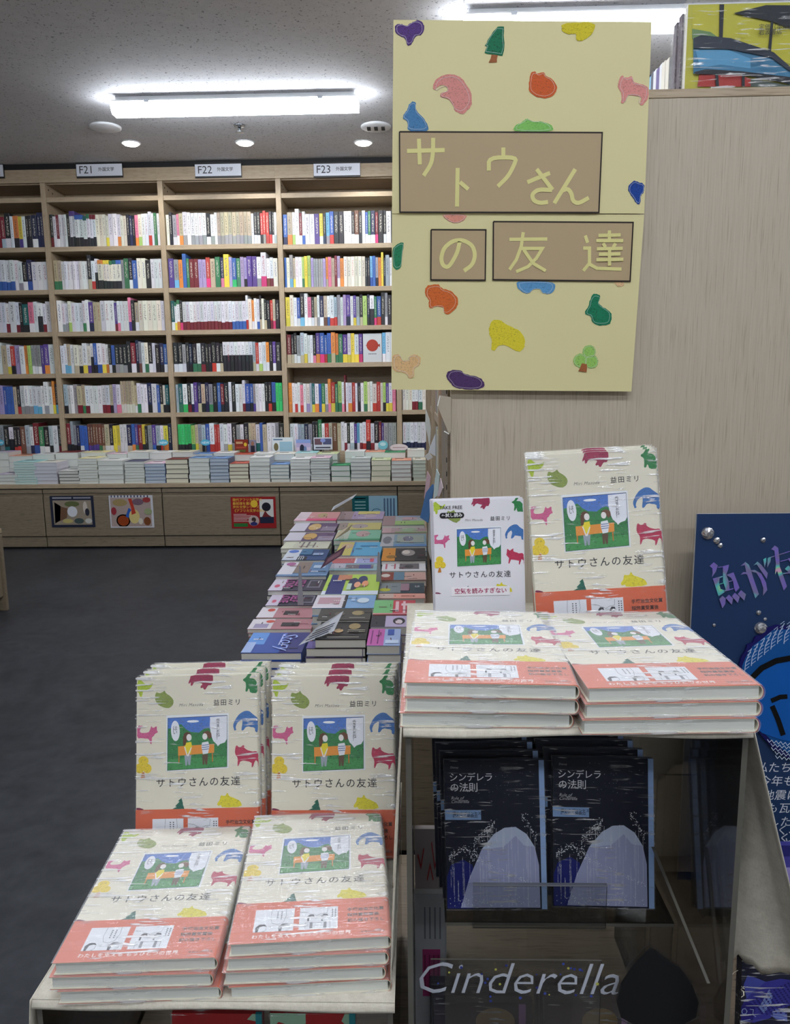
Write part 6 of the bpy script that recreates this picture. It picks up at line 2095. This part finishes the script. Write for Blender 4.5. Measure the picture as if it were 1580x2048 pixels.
def holo():
    m, nt, bb = new_mat('holographic_foil')
    v = coords(nt, (1, 1, 1))
    f = noise(nt, v, 26, 1, 0.5)
    c = ramp(nt, f, [(0.3, (0.28, 0.26, 0.34, 1)), (0.74, (0.75, 0.7, 0.95, 1)), (0.44, (0.28, 0.2, 0.72, 1)), (0.56, (0.30, 0.27, 0.5, 1)), (0.63, (0.15, 0.75, 0.75, 1)), (0.67, (0.4, 0.9, 0.5, 1)), (0.70, (0.9, 0.5, 0.7, 1))])
    nt.links.new(c, bb.inputs['Base Color'])
    bb.inputs['Metallic'].default_value = 0.35
    bb.inputs['Roughness'].default_value = 0.3
    return m
M_HOLO = holo()
HS = 0.180
def zb8(lst):      # strokes read in the 1400..1580 x 1080..1320 picture window
    return [(1400 + x * 0.1172, 1080 + y * 0.1172) for x, y in lst]
fish = [[(160, 442), (232, 378), (300, 430), (265, 540), (200, 630), (212, 560), (205, 480)], [(300, 470), (300, 458), (395, 448), (398, 460)], [(385, 445), (490, 418), (470, 510), (435, 600), (385, 600)],
        [(212, 655), (380, 610), (385, 622), (325, 650), (318, 740), (345, 830), (400, 850), (415, 885), (310, 955)], [(385, 600), (440, 590), (480, 690), (500, 855), (440, 865), (385, 700)],
        [(440, 590), (565, 548), (665, 810), (600, 880), (575, 820), (555, 700), (520, 640), (480, 615)], [(315, 745), (400, 720), (402, 730), (318, 756)], [(470, 700), (570, 675), (572, 686), (472, 712)], [(400, 850), (560, 815), (560, 830), (415, 870)],
        [(318, 1000), (372, 945), (425, 985), (420, 1080), (370, 1158)], [(425, 980), (480, 925), (550, 985), (530, 1095)], [(530, 950), (580, 890), (665, 960), (630, 1065)], [(630, 915), (685, 845), (768, 915), (740, 1022)]]
ga = [[(692, 440), (770, 372), (830, 420), (870, 520), (890, 600), (1000, 920), (940, 992), (800, 590), (775, 575), (692, 588), (735, 545), (785, 548), (760, 425)], [(850, 515), (930, 508), (1040, 570), (1120, 720), (1142, 850), (1070, 945), (1075, 820), (1030, 680), (960, 560), (890, 540)],
      [(908, 430), (975, 365), (1040, 420), (1150, 560), (1132, 660), (1000, 470), (960, 410)], [(1070, 325), (1122, 300), (1122, 370), (1095, 465)], [(1145, 310), (1200, 285), (1195, 360), (1140, 465)]]
rt_ch = [[(1210, 155), (1272, 92), (1328, 130), (1350, 300), (1355, 450), (1400, 560), (1480, 790), (1425, 858), (1340, 620), (1310, 520), (1278, 585), (1290, 400), (1265, 180)], [(1160, 300), (1590, 165), (1590, 178), (1165, 312)], [(1365, 355), (1590, 300), (1590, 312), (1368, 368)],
         [(1440, 490), (1500, 432), (1545, 470), (1640, 700), (1600, 760), (1520, 560)], [(1410, 560), (1540, 540), (1540, 560), (1412, 578)], [(1490, 310), (1560, 300), (1680, 470), (1640, 520), (1540, 400)]]
for nm, g in (('holographic_letter', fish), ('holographic_letter', ga), ('holographic_letter', rt_ch)):
    bpart(nm, [(zb8(s_), (200, 200, 220)) for s_ in g], 0.0004, M_HOLO, 0.0006)
def gem(px, py, rp):
    x_, z_ = PBd(px, py)
    r = rp * 0.00076
    b = MB()
    n = 10
    rings = [(1.0, 0.0), (0.92, 0.35), (0.6, 0.62), (0.28, 0.74)]
    vs = [(x_ + r * k * math.cos(2 * math.pi * (i + 0.5 * j) / n), -0.0003 - r * h_, z_ + r * k * math.sin(2 * math.pi * (i + 0.5 * j) / n)) for j, (k, h_) in enumerate(rings) for i in range(n)]
    fs = [(j * n + i, j * n + (i + 1) % n, (j + 1) * n + (i + 1) % n, (j + 1) * n + i) for j in range(3) for i in range(n)] + [tuple(range(3 * n, 4 * n))]
    b.mesh(vs, fs)
    return b.build('gem', MATS['gem_glass'], t)
gm = plain('gem_glass', (214, 214, 218), 0.06, 0.85)
for g_ in ((1415, 1066, 12.5), (1433, 1081, 6.8), (1440, 1091, 5), (1526, 1080, 5.2), (1517, 1225, 5), (1530, 1238, 3.6), (1521, 1256, 12.8), (1428, 1250, 3.6)):
    gem(*g_)
scal = [(1476, 1326), (1480, 1312), (1488, 1300), (1492, 1288), (1502, 1284), (1508, 1272), (1520, 1268), (1526, 1256), (1540, 1252), (1552, 1248), (1566, 1251), (1582, 1249), (1640, 1254), (1700, 1290), (1730, 1370), (1720, 1450), (1660, 1520), (1600, 1524), (1570, 1512), (1545, 1496), (1525, 1474), (1505, 1450), (1490, 1400)]
fs_ = bpart('fish_glitter_edge', [(scal, (28, 26, 96))], 0.0012, M_PRINT, 0.004)
inn = [(1481, 1330), (1488, 1312), (1502, 1290), (1525, 1272), (1542, 1258), (1580, 1256), (1640, 1262), (1692, 1295), (1720, 1372), (1712, 1446), (1655, 1512), (1600, 1514), (1572, 1502), (1548, 1486), (1528, 1466), (1500, 1440)]
bpart('fish_fin', [(inn, (22, 84, 152))], 0.0054, M_PRINT, 0.0004)
lines = []
for k in range(11):
    x0_, y0_ = 1486 + k * 13, 1340 - min(k, 5) * 11 + max(0, k - 7) * 2
    x1_, y1_ = x0_ + 14, y0_ - 46 + k * 1.0
    for q_ in ribbon([(x0_, y0_), (x0_ + 2, y0_ - 18), (x1_, y1_)], 1.3):
        lines.append((q_, (190, 206, 232)))
    for j in range(6):
        yy_ = y0_ - 4 - j * 7
        for q_ in ribbon([(x0_ + 1 + j, yy_), (x0_ + 9 + j, yy_ - 6)], 1.0):
            lines.append((q_, (180, 198, 228)))
b = MB()
for i, (pts, col) in enumerate(lines):
    b.prism([PBd(*p_) for p_ in pts], 0.0002, col, z=0.0059 + 0.00001 * (i % 7))
b.xf(mb_); b.build('fin_line_drawing', M_PRINT, t)
bpart('fish_body', [([(1500, 1352), (1520, 1330), (1550, 1315), (1590, 1308), (1650, 1312), (1700, 1350), (1700, 1460), (1640, 1490), (1560, 1476), (1520, 1462), (1496, 1440), (1490, 1400)], (20, 92, 176))], 0.0064, M_PRINT, 0.0006)
for seg, w_ in (([(1500, 1352), (1520, 1332), (1548, 1318), (1590, 1310), (1650, 1312)], 11), ([(1538, 1398), (1556, 1390), (1570, 1389)], 9), ([(1540, 1408), (1552, 1436), (1562, 1466)], 10), ([(1578, 1392), (1588, 1388), (1600, 1390)], 8), ([(1584, 1402), (1590, 1420)], 8)):
    bpart('brush_stroke', [(q_, (14, 14, 16)) for q_ in ribbon(seg, w_)], 0.0072, M_PRINT, 0.0004)
b = MB()
for j in range(5):
    for i in range(9):
        x_, y_ = 1530 + i * 9 + j * 4 + (3 if j % 2 else 0), 1474 + j * 8 + i * 1.6
        for q_ in ribbon([(x_, y_), (x_ + 4, y_ + 6), (x_ + 9, y_ + 1)], 1.2):
            b.prism([PBd(*p_) for p_ in q_], 0.0002, (206, 220, 240), z=0.0078)
b.xf(mb_); b.build('scale_line_drawing', M_PRINT, t)
for k, s in enumerate(['私たちが', '今年も、能', '地震に', 'も瓦礫', 'した。', 'く、', 'く', 'と']):
    px = [1525, 1531, 1538, 1546, 1549, 1566, 1570, 1577][k]
    py = [1536, 1563, 1591, 1617, 1644, 1661, 1677, 1686][k]
    x_, z_ = PBd(px - 14 + (0 if k > 3 else 0), py)
    lettering('handwriting', s, 0.0185, (222, 226, 236), t, (x_, -0.0006, z_), (RAD(90), 0, 0), align='LEFT', shear=0.1)

# purple and blue books leaning low at the right
standing_cover(1543, 1684, 1700, 1.05, PZ, 0.012, (70, 66, 150), 'violet striped book standing at the foot of the sign board', [(rect(0, 1, 0.86, 1.0), (40, 40, 110)), (rect(0, 1, 0.52, 0.72), (150, 140, 200)), (rect(0, 1, 0.3, 0.5), (40, 40, 90))], lean=5)
tf = standing_cover(1474, 1898, 1660, 0.76, PZ, 0.014, (26, 28, 52), 'navy book with a pale blue fish drawing on its cover', [], wrap=True, lean=4)
# fish drawing on that book, in cover coordinates
wv = [c_ for c_ in tf.children if c_.name.startswith('block')][0]
fw = max(v.co.x for v in wv.data.vertices); fh = max(v.co.y for v in wv.data.vertices)
inv = tf.matrix_basis.inverted()
def onf(px, py):
    d = sight(px, py)
    o_ = inv @ Vector((0, 0, CAMH)); e_ = inv.to_3x3() @ d
    tt = (0.0143 - o_.z) / e_.z
    return (o_.x + e_.x * tt, o_.y + e_.y * tt)
z9 = lambda L_: [(1420 + x * 0.10127, 1850 + y * 0.10127) for x, y in L_]
b = MB()
def fp(L_, col, z):
    pts = [onf(*p_) for p_ in z9(L_)]
    pts = [(min(max(p_[0], 0.0005), fw - 0.0005), min(max(p_[1], 0.0005), fh - 0.0005)) for p_ in pts]
    b.prism(pts, 0.0001, col, z=z)
fp([(590, 1900), (565, 1800), (600, 1620), (700, 1460), (860, 1300), (1100, 1120), (1400, 1060), (1700, 1100), (1900, 1300), (1800, 1500), (1400, 1660), (1180, 1840), (860, 1930)], (54, 52, 150), 0.0143)
fp([(590, 1900), (565, 1800), (600, 1620), (700, 1500), (820, 1540), (900, 1620), (860, 1800), (840, 1920)], (30, 22, 120), 0.0145)
fp([(720, 1450), (665, 1170), (740, 990), (900, 1040), (1100, 1120), (860, 1300)], (70, 80, 170), 0.0145)
fp([(960, 1620), (1170, 1250), (1230, 1400), (1200, 1560), (1060, 1740)], (110, 128, 190), 0.0147)
fp([(1190, 1780), (1250, 1660), (1510, 1640), (1525, 1900), (1300, 1850)], (96, 110, 184), 0.0147)
b.build('fish_drawing', M_GLOSS, tf)
b = MB()
for j in range(12):
    for i in range(12):
        x_, y_ = 820 + i * 70 + j * 30, 1480 - i * 34 + j * 42
        if x_ > 1700 or y_ > 1750 or y_ < 1090 or (x_ - 1000) * 0.6 + 900 > y_ + 520 or y_ > 1900 - (x_ - 800) * 0.25:
            continue
        pts = [onf(*p_) for p_ in z9([(x_, y_), (x_ + 26, y_ - 20), (x_ + 52, y_ + 4), (x_ + 24, y_ + 24)])]
        b.prism(pts, 0.0001, (26, 20, 110), z=0.0149)
b.build('fish_scale_print', M_GLOSS, tf)
b = MB()
for pts_, w_ in (([(620, 1700), (640, 1650), (690, 1640), (725, 1690), (700, 1745), (640, 1745), (620, 1700)], 14), ([(600, 1890), (700, 1870), (790, 1855)], 14), ([(780, 1650), (850, 1660), (840, 1760), (900, 1800)], 12), ([(1000, 1580), (1150, 1290)], 9), ([(1020, 1620), (1190, 1400)], 9), ([(1040, 1680), (1210, 1520)], 9), ([(1230, 1700), (1500, 1690)], 9), ([(1230, 1750), (1510, 1770)], 9), ([(1240, 1790), (1510, 1840)], 9)):
    P9 = [onf(*p_) for p_ in z9(pts_)]
    for q_ in ribbon(P9, w_ * 0.000055):
        b.prism(q_, 0.0001, (150, 164, 206), z=0.0151)
b.build('fish_line_print', M_GLOSS, tf)
